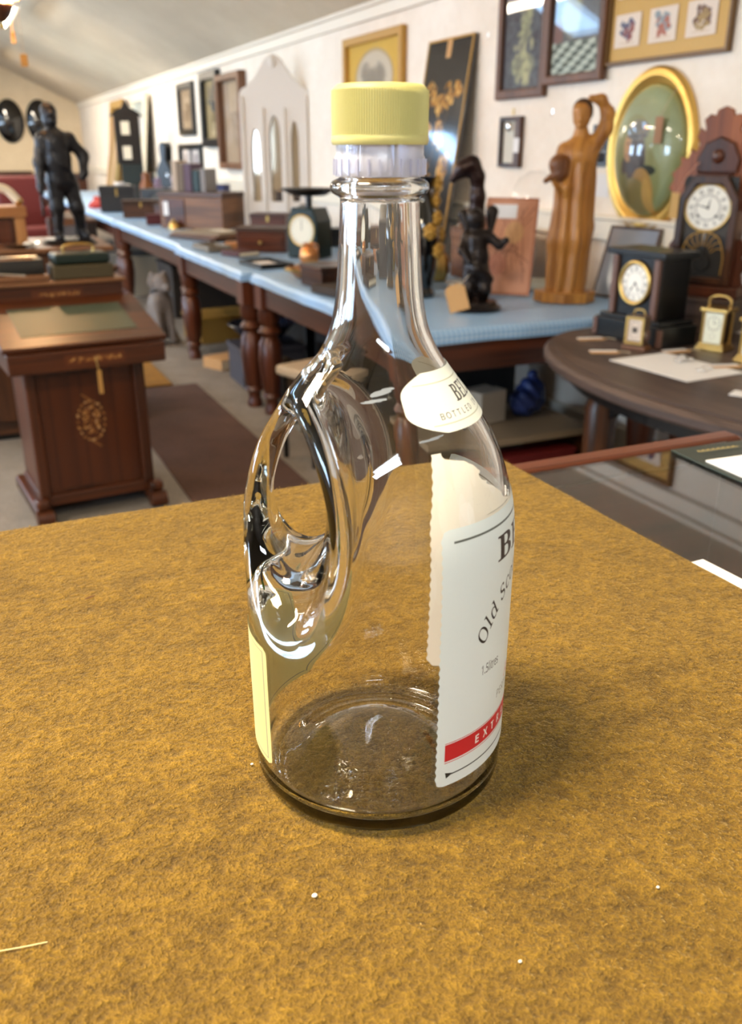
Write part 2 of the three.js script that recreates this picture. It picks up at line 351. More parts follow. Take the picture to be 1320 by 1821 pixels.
{
  // a thick sheet, gently uneven, its far edge slightly rounded over
  const x0 = -0.62, x1 = 0.472, z0 = -0.7285, z1 = 0.1, nx = 220, nz = 170, th = 0.0035, nf = grid(128, 55);
  const g = new THREE.PlaneGeometry(1, 1, nx, nz), p = g.attributes.position, uv = g.attributes.uv;
  for (let i = 0; i < p.count; i++) {
    const u = p.getX(i) + 0.5, v = p.getY(i) + 0.5; let x = x0 + (x1 - x0) * u, z = z1 + (z0 - z1) * v;
    const wob = 0.0022 * (noiseAt(nf, 128, x * 22, z * 22) - 0.5);
    const e = Math.min(1, Math.min(u * (x1 - x0), (1 - u) * (x1 - x0), v * (z1 - z0), (1 - v) * (z1 - z0)) / 0.004);
    if (u === 1) x += 0.002 * (noiseAt(nf, 128, 3, z * 60) - 0.5); if (v === 1) z += 0.003 * (noiseAt(nf, 128, x * 50, 7) - 0.5);
    const near = Math.hypot(x - 0.15765, z + 0.33846);
    const y = CT - th * (1 - Math.sqrt(Math.max(0, 1 - (1 - e) * (1 - e)))) + (near < 0.075 ? -0.0006 : wob * 0.5 * Math.min(1, (near - 0.075) / 0.03)) ;
    p.setXYZ(i, x, y, z); uv.setXY(i, x, z);
  }
  g.computeVertexNormals();
  const felt = single('felt_cloth', [g, metre(new THREE.BoxGeometry(x1 - x0 - 0.004, 0.0034, z1 - z0 - 0.004).translate((x0 + x1) / 2, CT - 0.0039, (z0 + z1) / 2))], feltMat, 'mustard yellow felt cloth spread under the glass bottle', 'cloth');
  // loose wool fibres standing out of the nap
  const N = 90000, P = [], I = [];
  for (let i = 0; i <= 4; i++) { const a = i / 4 * 2.6, r = 0.0011; P.push(r * Math.sin(a) - 0.0004, r * (1 - Math.cos(a)) * 0.55, -0.00006, r * Math.sin(a) - 0.0004, r * (1 - Math.cos(a)) * 0.55, 0.00006); if (i < 4) { const q = 2 * i; I.push(q, q + 1, q + 2, q + 1, q + 3, q + 2); } }
  const fg = new THREE.BufferGeometry(); fg.setAttribute('position', new THREE.Float32BufferAttribute(P, 3)); fg.setIndex(I); fg.computeVertexNormals();
  const fib = shade(new THREE.InstancedMesh(fg, std(0xffffff, 0.9, { side: THREE.DoubleSide }), N)), mt = new THREE.Matrix4(), qt = new THREE.Quaternion(), eu = new THREE.Euler(), sc = new THREE.Vector3(), ps = new THREE.Vector3(), col = new THREE.Color();
  let made = 0;
  while (made < N) {
    const t = Math.pow(rnd(), 0.8), x = x0 + 0.003 + (x1 - x0 - 0.006) * rnd(), z = -0.08 + (z0 + 0.002 + 0.08) * t;
    if (Math.hypot(x - 0.15765, z + 0.33846) < 0.063) { rnd(); continue; }
    const s = 0.7 + 1.3 * rnd(); ps.set(x, CT - 0.0006, z); eu.set((rnd() - 0.5) * 1.2, rnd() * 6.283, (rnd() - 0.5) * 0.8); qt.setFromEuler(eu); sc.set(s, s, s); mt.compose(ps, qt, sc); fib.setMatrixAt(made, mt);
    const v = 0.55 + 0.7 * rnd(); col.setRGB(0.34 * v, 0.195 * v, 0.03 * v); fib.setColorAt(made, col); made++;
  }
  fib.name = 'wool_fibres'; fib.userData.kind = 'stuff'; felt.add(fib);
}

// ------------------------------------------------------------------ the bottle
const bottle = thing('glass_bottle', 'large empty clear glass whisky bottle with finger-loop handle and yellow screw cap', 'bottle', [0.15765, CT, -0.33846], 0);
{
  const viewAz = Math.atan2(0.90649, -0.42223) ; // not used for shape, only to turn the label side as it stands
  // local +x is the label side, -x the handle side; az 83 degrees right of the viewer's direction
  const K = [[-0.02, 0.0606], [0, 0.0606], [0.03, 0.0607], [0.06, 0.061], [0.1, 0.0612], [0.125, 0.061], [0.1413, 0.0595], [0.1546, 0.0563], [0.1702, 0.0503], [0.1878, 0.0389], [0.2024, 0.0278], [0.2143, 0.0214], [0.2259, 0.0186], [0.2417, 0.0171], [0.2655, 0.0158], [0.28, 0.0153], [0.31, 0.015]];
  // natural cubic spline
  const n = K.length, hh = K.map(k => k[0]), rrv = K.map(k => k[1]), m2 = new Float64Array(n), uu = new Float64Array(n);
  for (let i = 1; i < n - 1; i++) { const s = (hh[i] - hh[i - 1]) / (hh[i + 1] - hh[i - 1]), q = s * m2[i - 1] + 2; m2[i] = (s - 1) / q; uu[i] = (6 * ((rrv[i + 1] - rrv[i]) / (hh[i + 1] - hh[i]) - (rrv[i] - rrv[i - 1]) / (hh[i] - hh[i - 1])) / (hh[i + 1] - hh[i - 1]) - s * uu[i - 1]) / q; }
  for (let i = n - 2; i >= 0; i--) m2[i] = m2[i] * m2[i + 1] + uu[i];
  const TN = 3400, TR = new Float32Array(TN), TD = new Float32Array(TN);
  for (let t = 0; t < TN; t++) {
    const h = -0.02 + t * 0.0001; let i = 0; while (i < n - 2 && h > hh[i + 1]) i++;
    const H = hh[i + 1] - hh[i], a = (hh[i + 1] - h) / H, b = (h - hh[i]) / H;
    TR[t] = a * rrv[i] + b * rrv[i + 1] + ((a * a * a - a) * m2[i] + (b * b * b - b) * m2[i + 1]) * H * H / 6;
  }
  for (let t = 1; t < TN - 1; t++) TD[t] = (TR[t + 1] - TR[t - 1]) / 0.0002;
  const look = (T, h) => { let t = (h + 0.02) / 0.0001; t = t < 0 ? 0 : t > TN - 2.001 ? TN - 2.001 : t; const i = Math.floor(t); return T[i] + (T[i + 1] - T[i]) * (t - i); };
  const Rad = h => look(TR, h), Slope = h => look(TD, h);
  const ell = (x, y, z, cx, cy, cz, a, b, c) => { const u = (x - cx) / a, v = (y - cy) / b, w = (z - cz) / c, k = Math.sqrt(u * u + v * v + w * w), g = Math.sqrt(u * u / (a * a) + v * v / (b * b) + w * w / (c * c)) + 1e-9; return k * (k - 1) / g; };
  const dent = (x, y, z, grow) => { const w = Math.abs(z), dy = y - 0.145; return ell(x + 0.048 + 0.12 * dy, dy, w, 0, 0, 0.054, 0.034 + grow, 0.052 + grow, 0.0425 + grow); };
  const side = (x, y, z, t) => { const r = Math.sqrt(x * x + z * z); return (r - Rad(y) + t) / Math.sqrt(1 + Slope(y) ** 2); };
  const hole = (x, y) => ell(x + 0.0365 + (y - 0.148) * 0.06, y - 0.1475, 0, 0, 0, 0, 0.0162, 0.0375, 1);
  // strap of the handle: a flattened rod that follows the bottle's own outline at -x
  const strap = (x, y, z) => { const dep = (Rad(y) + x) / Math.sqrt(1 + Slope(y) ** 2) - 0.0051, q = Math.hypot(dep, z * 0.6) - 0.0049; return smax(smax(q, y - 0.2, 0.006), 0.088 - y, 0.006); };
  const outer = (x, y, z) => {
    const r = Math.sqrt(x * x + z * z);
    let d = smax(side(x, y, z, 0), 0.011 * Math.exp(-((r / 0.038) ** 4)) + 0.0002 - y, 0.009);
    d = smax(d, -dent(x, y, z, 0), 0.01);
    d = smax(d, -hole(x, y), 0.006);
    d = smin(d, strap(x, y, z), 0.006);
    d = smin(d, Math.hypot(r - 0.0166, y - 0.2712) - 0.0031, 0.002); // bead under the collar
    return smax(d, y - 0.296, 0.002);
  };
  const inner = (x, y, z) => {
    const r = Math.sqrt(x * x + z * z), t = 0.0034 + 0.0006 * Math.max(0, 1 - y / 0.03) - 0.0006 * Math.min(1, Math.max(0, (y - 0.2) / 0.05));
    let d = smax(side(x, y, z, t), 0.0052 + 0.0105 * Math.exp(-((r / 0.037) ** 4)) - y, 0.01);
    d = smax(d, -dent(x, y, z, 0.0035), 0.012);
    d = smax(d, -(hole(x, y) - 0.0055), 0.008);
    d = smax(d, -(strap(x, y, z) - 0.002), 0.006);
    return smax(d, y - 0.291, 0.002);
  };
  const go = surfaceNets(outer, [-0.064, -0.004, -0.064], [0.064, 0.3, 0.064], 0.0016);
  const gi = surfaceNets(inner, [-0.064, 0, -0.064], [0.064, 0.298, 0.064], 0.0016);
  { const ix = gi.index.array; for (let i = 0; i < ix.length; i += 3) { const s = ix[i + 1]; ix[i + 1] = ix[i + 2]; ix[i + 2] = s; } const nn = gi.attributes.normal.array; for (let i = 0; i < nn.length; i++) nn[i] = -nn[i]; }
  const glass = phys(0xffffff, 0, { transmission: 1, thickness: 0.01, ior: 1.5, attenuationColor: new THREE.Color(0.92, 0.97, 0.94), attenuationDistance: 0.05 });
  part(bottle, 'glass_body', mergeGeometries([go, gi]), glass, 'clear glass body with finger-loop handle');
  bottle.rotation.y = 0; // set below

  // screw cap: fine ribs, rolled rim, soft top edge
  const cap = new THREE.Group(); cap.name = 'screw_cap'; bottle.add(cap);
  const yellow = std(0xc8c07a, 0.5), yellowDark = std(0xc2ba74, 0.5);
  part(cap, 'cap_top', lathe([[0.0165, 0.2895], [0.0183, 0.29], [0.0183, 0.3045], [0.0178, 0.3064], [0.0165, 0.3076], [0.008, 0.3081], [0, 0.3081]], 96), yellowDark);
  const ribs = []; for (let i = 0; i < 120; i++) { const a = i / 120 * 2 * Math.PI; ribs.push(rot(bare(new THREE.CylinderGeometry(0.00034, 0.00034, 0.0158, 5)), 'Y', a).translate(0.0184 * Math.cos(a), 0.2978, 0.0184 * Math.sin(a))); }
  part(cap, 'grip_ribs', ribs, yellow);
  part(cap, 'rim', lathe([[0.0172, 0.2868], [0.0184, 0.2866], [0.0188, 0.2876], [0.0188, 0.2892], [0.0184, 0.2902], [0.017, 0.2902]], 96), yellow);
  // translucent pourer collar
  const coll = new THREE.Group(); coll.name = 'collar'; bottle.add(coll);
  const milky = phys(0xe4e4f0, 0.3, { transmission: 0.6, thickness: 0, ior: 1.45 });
  part(coll, 'collar_ring', lathe([[0.0158, 0.2752], [0.0176, 0.2752], [0.0178, 0.2762], [0.0176, 0.2822], [0.0171, 0.283], [0.0171, 0.2868], [0.0158, 0.2868]], 80), milky);
  const fins = []; for (let i = 0; i < 26; i++) { const a = i / 26 * 2 * Math.PI; fins.push(rot(bx(0.0011, 0.0058, 0.0007, 0, 0.2758, 0, 0), 'Y', 0).translate(0.0178, 0, 0).rotateY(a)); }
  part(coll, 'collar_fins', fins, milky);

  // paper on the glass: rows of constant height between two azimuths (degrees from local +x towards the handle's near side is negative)
  function patch(rows, cols, h0, h1, span, lift, uvRange) {
    const P = [], N = [], U = [], I = [];
    for (let j = 0; j <= rows; j++) {
      const h = h0 + (h1 - h0) * j / rows, [a0, a1] = span(h, j / rows), R = Rad(h) + lift, s = Slope(h), l = Math.sqrt(1 + s * s);
      for (let i = 0; i <= cols; i++) {
        const a = (a0 + (a1 - a0) * i / cols) * Math.PI / 180;
        P.push(R * Math.cos(a), h, R * Math.sin(-a)); N.push(Math.cos(a) / l, -s / l, -Math.sin(a) / l);
        U.push((a * 180 / Math.PI - uvRange[0]) / (uvRange[1] - uvRange[0]), (h - h0) / (h1 - h0));
      }
    }
    for (let j = 0; j < rows; j++) for (let i = 0; i < cols; i++) { const q = j * (cols + 1) + i; I.push(q, q + 1, q + cols + 1, q + 1, q + cols + 2, q + cols + 1); }
    const g = new THREE.BufferGeometry();
    g.setAttribute('position', new THREE.Float32BufferAttribute(P, 3)); g.setAttribute('normal', new THREE.Float32BufferAttribute(N, 3)); g.setAttribute('uv', new THREE.Float32BufferAttribute(U, 2)); g.setIndex(I);
    return g;
  }
  const corner = (h, h0, h1, rad, R) => { // how far (degrees) a rounded corner pulls the side in at height h
    const d = Math.min(h - h0, h1 - h); if (d >= rad) return 0; const q = rad - Math.sqrt(Math.max(0, rad * rad - (rad - d) ** 2)); return q / R * 180 / Math.PI;
  };
  // degrees below: azimuth minus 83, so the label is centred on 0
  const FL = 58.5, f0 = 0.0232, f1 = 0.1462;
  const wave = h => 0.3 * Math.sin(h * 2 * Math.PI / 0.0042);
  const front = patch(190, 90, f0, f1, h => { const c = corner(h, f0, f1, 0.004, 0.061); return [-FL + c + wave(h), FL - c - wave(h)]; }, 0.00045, [-FL, FL]);
  const lw = 1500, lh = 1478; // the label is 124.8 mm by 123 mm
  const U = az => (az - 83 + FL) / (2 * FL) * lw, V = h => (1 - (h - f0) / (f1 - f0)) * lh;
  const grainField = layered(256, [[9, 9, 0.5], [40, 40, 0.5]], 411);
  const speckle = (x, w, h, a) => { for (let i = 0; i < 900; i++) { x.fillStyle = `rgba(120,125,105,${a * rnd()})`; x.fillRect(rnd() * w, rnd() * h, 1 + 4 * rnd(), 1 + 4 * rnd()); } };
  const frontTex = canvas(lw, lh, (x, w, h) => {
    x.fillStyle = '#eaf2ee'; x.fillRect(0, 0, w, h); speckle(x, w, h, 0.1);
    x.fillStyle = '#5d625a'; x.fillRect(U(30), V(0.1412), U(136) - U(30), 11);
    x.fillStyle = '#2a1a18'; x.textAlign = 'center'; x.textBaseline = 'alphabetic';
    x.save(); x.translate(U(54.5), V(0.1243)); x.scale(1.5, 1); x.textAlign = 'left'; x.font = 'bold 190px serif'; x.fillText("BELL'S", 0, 0); x.restore(); x.textAlign = 'center';
    x.fillStyle = '#1d1a19'; x.font = 'italic 128px serif';
    { const line = 'Old Scotch Whisky', wd = [...line].map(c => x.measureText(c).width), tot = wd.reduce((p, q) => p + q, 0), R0 = 500; let at = -tot / 2; [...line].forEach((c, i) => { const q = (at + wd[i] / 2) / R0; at += wd[i]; x.save(); x.translate(w / 2, V(0.1115) + R0); x.rotate(q); x.fillText(c, 0, -R0); x.restore(); }); }
    x.font = '78px sans-serif'; x.save(); x.translate(U(46.6), V(0.0732)); x.scale(0.62, 1); x.textAlign = 'left'; x.fillText('1.5litres', 0, 0); x.restore();
    x.fillStyle = '#e08a80'; x.font = 'italic 110px serif'; x.fillText('A. Bell', w / 2, V(0.0595));
    x.fillStyle = '#8d8f86'; x.font = '70px sans-serif'; x.fillText('PERTH SCOTLAND', w / 2 , V(0.0535));
    x.fillStyle = '#cf1f2a'; x.fillRect(U(28.5), V(0.0452), U(137.5) - U(28.5), V(0.0364) - V(0.0452));
    x.fillRect(U(28.5), V(0.046), U(137.5) - U(28.5), 4); x.fillRect(U(28.5), V(0.0357), U(137.5) - U(28.5), 4);
    x.fillStyle = '#f4e9e2'; x.font = 'bold 74px sans-serif';
    const s = 'EXTRA SPECIAL'; for (let i = 0; i < s.length; i++) x.fillText(s[i], U(46.5 + 6.2 * i), V(0.0384));
    x.fillStyle = '#20211d'; x.fillRect(U(31), V(0.0291), U(135) - U(31), 8);
    x.beginPath(); x.moveTo(U(29), V(0.0303)); x.lineTo(U(33), V(0.029)); x.lineTo(U(29.6), V(0.0272)); x.fill();
  });
  const paperOf = (map, color = 0xffffff) => phys(color, 0.55, { map, side: THREE.DoubleSide, transmission: 0.16, thickness: 0 });
  part(bottle, 'front_label', front, paperOf(frontTex), 'white paper front label with red band');
  // torn underlayer that sticks out past the front label
  const b0 = 0.0868, b1 = 0.1745, tear = grid(64, 77);
  const under = patch(120, 60, b0, b1, h => {
    const c = corner(h, b0, 0.3, 0.006, 0.061), top = Math.max(0, h - 0.148);
    const left = -63.4 + c + 0.3 * Math.sin(h * 2 * Math.PI / 0.0042) + (h - 0.12) * 22 + top * 160;
    const right = Math.min(20, h < 0.147 ? 10 : -10 - (h - 0.147) / 0.0275 * 40 + 9 * (noiseAt(tear, 64, h * 260, 3) - 0.5) + 2.5 * (noiseAt(tear, 64, h * 900, 9) - 0.5));
    return [left, Math.max(left + 1, right)];
  }, 0.0002, [-66, 20]);
  const underTex = canvas(512, 512, (x, w, h) => { x.fillStyle = '#f0e6d0'; x.fillRect(0, 0, w, h); for (let i = 0; i < 60; i++) { x.fillStyle = `rgba(255,252,240,${0.25 * rnd()})`; x.beginPath(); x.ellipse(rnd() * w, rnd() * h, 10 + 30 * rnd(), 20 + 80 * rnd(), 0, 0, 7); x.fill(); } speckle(x, w, h, 0.06); });
  part(bottle, 'torn_label_layer', under, phys(0xffffff, 0.5, { map: underTex, side: THREE.DoubleSide, transmission: 0.12, thickness: 0 }), 'torn translucent label backing');
  // shoulder label
  const n0 = 0.1808, n1 = 0.202;
  const neck = patch(60, 70, n0, n1, h => {
    const t = (h - n0) / (n1 - n0), c = 22 * Math.pow(Math.max(0, 1 - Math.min(t, 1 - t) * 2.6), 2.2);
    const half = 70 - 4 * (1 - t) ; return [-half + c, half - c];
  }, 0.00045, [-72, 72]);
  const neckTex = canvas(1024, 300, (x, w, h) => {
    const NU = az => (az - 83 + 72) / 144 * w, NV = y => (1 - (y - n0) / (n1 - n0)) * h;
    x.fillStyle = '#f3f5e6'; x.fillRect(0, 0, w, h); speckle(x, w, h, 0.08);
    x.fillStyle = '#b6b79a'; x.fillRect(NU(24), NV(0.1981), NU(142) - NU(24), 5); x.fillRect(NU(31), NV(0.1839), NU(135) - NU(31), 5);
    x.fillStyle = '#2b2522'; x.textAlign = 'center'; x.save(); x.translate(w / 2, NV(0.1898)); x.scale(0.86, 1); x.font = 'bold 118px serif'; x.fillText("BELL'S", 0, 0); x.restore();
    x.font = '44px sans-serif'; const s = 'BOTTLED IN SCOTLAND'; for (let i = 0; i < s.length; i++) x.fillText(s[i], NU(39 + 4.9 * i), NV(0.1853));
  });
  part(bottle, 'shoulder_label', neck, paperOf(neckTex), 'rounded paper label on the shoulder');
  // dried glue left on the glass beside the shoulder label
  const glue = (h0, h1, a0, a1, sd) => { const q = grid(32, sd); return patch(14, 14, h0, h1, (h, t) => { const w = Math.sin(Math.PI * t) ** 0.5 * (a1 - a0) * (0.5 + 0.6 * noiseAt(q, 32, t * 7, 2)), c = (a0 + a1) / 2 + (t - 0.5) * 14; return [c - w / 2, c + w / 2]; }, 0.00015, [a0, a1]); };
  const glueMat = phys(0xa8b0b8, 0.8, { side: THREE.DoubleSide, transmission: 0.6, thickness: 0 });
  for (const [p, q, u, v, n] of [[0.1948, 0.1982, -88, -74, 3], [0.1925, 0.1945, -92, -80, 4], [0.1788, 0.1806, -60, -50, 5]]) part(bottle, 'glue_smear', glue(p, q, u, v, n), glueMat);
  // label under the handle
  const k0 = 0.0205, k1 = 0.0822;
  const back = patch(40, 50, k0, k1, h => { const c = corner(h, k0, k1, 0.003, 0.061); return [136 + c, 224 - c]; }, 0.0004, [136, 224]);
  const backTex = canvas(256, 256, (x, w, h) => { x.fillStyle = '#f0e39a'; x.fillRect(0, 0, w, h); x.strokeStyle = '#8d8f7c'; x.lineWidth = 2; x.strokeRect(10, 10, w - 20, h - 20); });
  part(bottle, 'back_label', back, paperOf(backTex), 'pale yellow paper label under the handle');
  // turn the label side to where it points: 83 degrees to the right of the viewer
  const a = 83 * Math.PI / 180, dx = -0.42223 * Math.cos(a) + 0.90649 * Math.sin(a), dz = 0.90649 * Math.cos(a) + 0.42223 * Math.sin(a);
  bottle.rotation.y = Math.atan2(-dz, dx);
}
// ------------------------------------------------------------------ pictures on the right-hand wall (local x runs towards the viewer, z out of the wall)
const ring = (w, h, b, d, bev = 0.006) => extrude([[-w / 2 + bev, -h / 2 + bev], [w / 2 - bev, -h / 2 + bev], [w / 2 - bev, h / 2 - bev], [-w / 2 + bev, h / 2 - bev]], d, bev,
  [[[-w / 2 + b - bev, -h / 2 + b - bev], [-w / 2 + b - bev, h / 2 - b + bev], [w / 2 - b + bev, h / 2 - b + bev], [w / 2 - b + bev, -h / 2 + b - bev]]]);
function sheet(w, h, z = 0, x = 0, y = 0) { return bare(new THREE.PlaneGeometry(w, h).translate(x, y, z)); }
const print = (tex, rough = 0.8) => std(0xffffff, rough, { map: tex });
function picture(name, label, w, h, b, d, frameMat, tex, pos, o = {}) {
  const t = thing(name, label, o.category || 'picture', pos, o.turn ?? -Math.PI / 2, o.group);
  if (o.lean) t.rotation.set(0, 0, 0), t.rotation.order = 'YXZ', t.rotation.y = o.turn ?? -Math.PI / 2, t.rotation.x = o.lean;
  part(t, 'frame', move(ring(w, h, b, d), 0, 0, 0.006), frameMat);
  part(t, 'backing', move(bx(w - b, h - b, 0.006, 0, -(h - b) / 2, 0, 0), 0, 0, 0.004), M.black);
  part(t, 'print', sheet(w - 2 * b + 0.004, h - 2 * b + 0.004, 0.0095), print(tex));
  if (o.glass !== false) part(t, 'glass', sheet(w - 2 * b + 0.004, h - 2 * b + 0.004, 0.016), M.glassPane);
  return t;
}
const wallAt = (z0, z1, y0, y1) => ({ pos: [WX - 0.001, (y0 + y1) / 2, (z0 + z1) / 2], w: Math.abs(z1 - z0), h: y1 - y0 });
function blobs(x, w, h, list) { for (const [cx, cy, a, b, c, n = 1, sp = 0] of list) { x.fillStyle = c; for (let i = 0; i < n; i++) { x.beginPath(); x.ellipse((cx + sp * (rnd() - 0.5)) * w, (cy + sp * (rnd() - 0.5)) * h, a * w * (n > 1 ? 0.5 + rnd() : 1), b * h * (n > 1 ? 0.5 + rnd() : 1), n > 1 ? rnd() * 3 : 0, 0, 7); x.fill(); } } }
{
  let a = wallAt(-4.415, -3.98, 1.611, 2.135);
  picture('framed_print', 'brown framed dark print of a pale tree above the small barometer', a.w, a.h, 0.045, 0.02, M.frameBrown, canvas(300, 380, (x, w, h) => {
    x.fillStyle = '#3a3a44'; x.fillRect(0, 0, w, h);
    blobs(x, w, h, [[0.5, 0.55, 0.12, 0.02, 'rgba(90,95,100,0.5)', 160, 0.9], [0.55, 0.35, 0.1, 0.2, 'rgba(150,150,110,0.6)'], [0.5, 0.75, 0.3, 0.13, 'rgba(150,150,110,0.6)'], [0.5, 0.72, 0.04, 0.04, 'rgba(180,175,130,0.6)', 40, 0.45], [0.52, 0.3, 0.03, 0.05, 'rgba(165,165,125,0.6)', 30, 0.3], [0.62, 0.06, 0.12, 0.06, '#c9bfd8']]);
  }), a.pos);
  a = wallAt(-3.972, -3.525, 1.655, 2.14); a.pos[0] -= 0.012;
  picture('framed_print', 'brown framed print of a hall with chequered floor, beside the gold mounted cards', a.w, a.h, 0.04, 0.022, M.frameBrown, canvas(300, 330, (x, w, h) => {
    x.fillStyle = '#5d5f60'; x.fillRect(0, 0, w, h);
    blobs(x, w, h, [[0.4, 0.35, 0.2, 0.3, '#7d7f78'], [0.35, 0.4, 0.05, 0.05, 'rgba(160,155,110,0.7)', 60, 0.3], [0.12, 0.6, 0.1, 0.2, '#7a5a55'], [0.75, 0.4, 0.15, 0.25, '#6b6d70'], [0.4, 0.1, 0.3, 0.1, '#8d8f88']]);
    for (let i = 0; i < 9; i++) for (let j = 0; j < 7; j++) { x.fillStyle = (i + j) % 2 ? '#b9c2b4' : '#59645c'; const y = h * (0.68 + j * 0.05); x.beginPath(); x.moveTo(i * 40 + j * 12 - 60, y); x.lineTo(i * 40 + j * 12 - 20, y - 8); x.lineTo(i * 40 + j * 12 - 8, y + 9); x.lineTo(i * 40 + j * 12 - 48, y + 17); x.fill(); }
  }), a.pos);
  // gold-mounted cards: frame, mount and one child per card
  a = wallAt(-3.53, -2.81, 1.705, 2.15);
  const t = thing('framed_cards', 'gilt framed golden mount holding rows of small picture cards, top right', 'picture', a.pos, -Math.PI / 2);
  part(t, 'frame', move(ring(a.w, a.h, 0.016, 0.02, 0.003), 0, 0, 0.004), std(0x6a4a1c, 0.4));
  part(t, 'mount', move(bx(a.w - 0.02, a.h - 0.02, 0.006, 0, -(a.h - 0.02) / 2, 0, 0), 0, 0, 0.005), std(0xcda251, 0.6));
  const cardTex = [[['#5b5f78', '#8c4a4a'], 1], [['#8e9aa0', '#b06a58'], 2], [['#6d4f45', '#a98c5c'], 3]].map(([c]) => canvas(128, 110, (x, w, h) => { x.fillStyle = '#e6d6c6'; x.fillRect(0, 0, w, h); blobs(x, w, h, [[0.5, 0.45, 0.1, 0.08, c[0], 14, 0.5], [0.5, 0.55, 0.08, 0.06, c[1], 12, 0.5]]); x.fillStyle = '#cdb79a'; x.fillRect(w * 0.2, h * 0.86, w * 0.6, 3); }));
  for (let r = 0; r < 2; r++) for (let c = 0; c < 3; c++) part(t, 'picture_card', bare(new THREE.BoxGeometry(0.16, 0.125, 0.002).translate(-0.235 + 0.215 * c, -0.0925 + 0.185 * r, 0.012)), print(cardTex[(c + r) % 3]));
  part(t, 'glass', sheet(a.w - 0.026, a.h - 0.026, 0.019), M.glassPane);
}
{ // small barometer in a dark frame with a hanging price ticket
  const a = wallAt(-4.36, -4.16, 1.285, 1.53);
  const t = thing('wall_barometer', 'small dark framed white panel with a hanging price ticket, under the brown framed tree print', 'barometer', a.pos, -Math.PI / 2);
  part(t, 'frame', move(ring(0.2, 0.245, 0.022, 0.02, 0.004), 0, 0, 0.004), M.walnut);
  part(t, 'panel', move(bx(0.165, 0.21, 0.006, 0, -0.105, 0.006, 0), 0, 0, 0), std(0xcfc9b8, 0.5));
  part(t, 'wood_stile', bx(0.05, 0.22, 0.014, 0.06, -0.11, 0.012), M.walnut);
  part(t, 'knob', ball(0.022, -0.02, 0.075, 0.02, 1, 1, 0.4), M.silver);
  part(t, 'price_ticket', bx(0.05, 0.07, 0.002, 0.075, -0.05, 0.028, 0.0005), M.paper);
  part(t, 'ticket_string', tube([[0.06, 0.1, 0.028], [0.07, 0.06, 0.029], [0.075, 0.02, 0.029]], 0.0012, 8, 5), M.string);
  part(t, 'hook', [cyl(0.004, 0.004, 0.03, 0, 0.13, 0.006, 8)], M.brass);
}
{
  const a = wallAt(-3.575, -3.455, 1.3, 1.475);
  const t = thing('small_frame', 'small black frame on the wall between the carved lady and the oval portrait', 'picture', a.pos, -Math.PI / 2);
  part(t, 'frame', move(ring(0.12, 0.175, 0.02, 0.012, 0.003), 0, 0, 0.003), M.black);
  part(t, 'print', sheet(0.085, 0.14, 0.006), print(canvas(64, 100, (x, w, h) => { x.fillStyle = '#17191c'; x.fillRect(0, 0, w, h); blobs(x, w, h, [[0.45, 0.4, 0.2, 0.2, '#8d9396', 1], [0.5, 0.5, 0.06, 0.05, 'rgba(190,195,195,0.5)', 20, 0.5]]); })));
  single('wall_note', bx(0.09, 0.1, 0.002, 0, 0, 0, 0.0004), M.paper, 'white paper note pinned under the small black frame', 'note', undefined, [WX - 0.002, 1.17, -3.49], -Math.PI / 2);
}
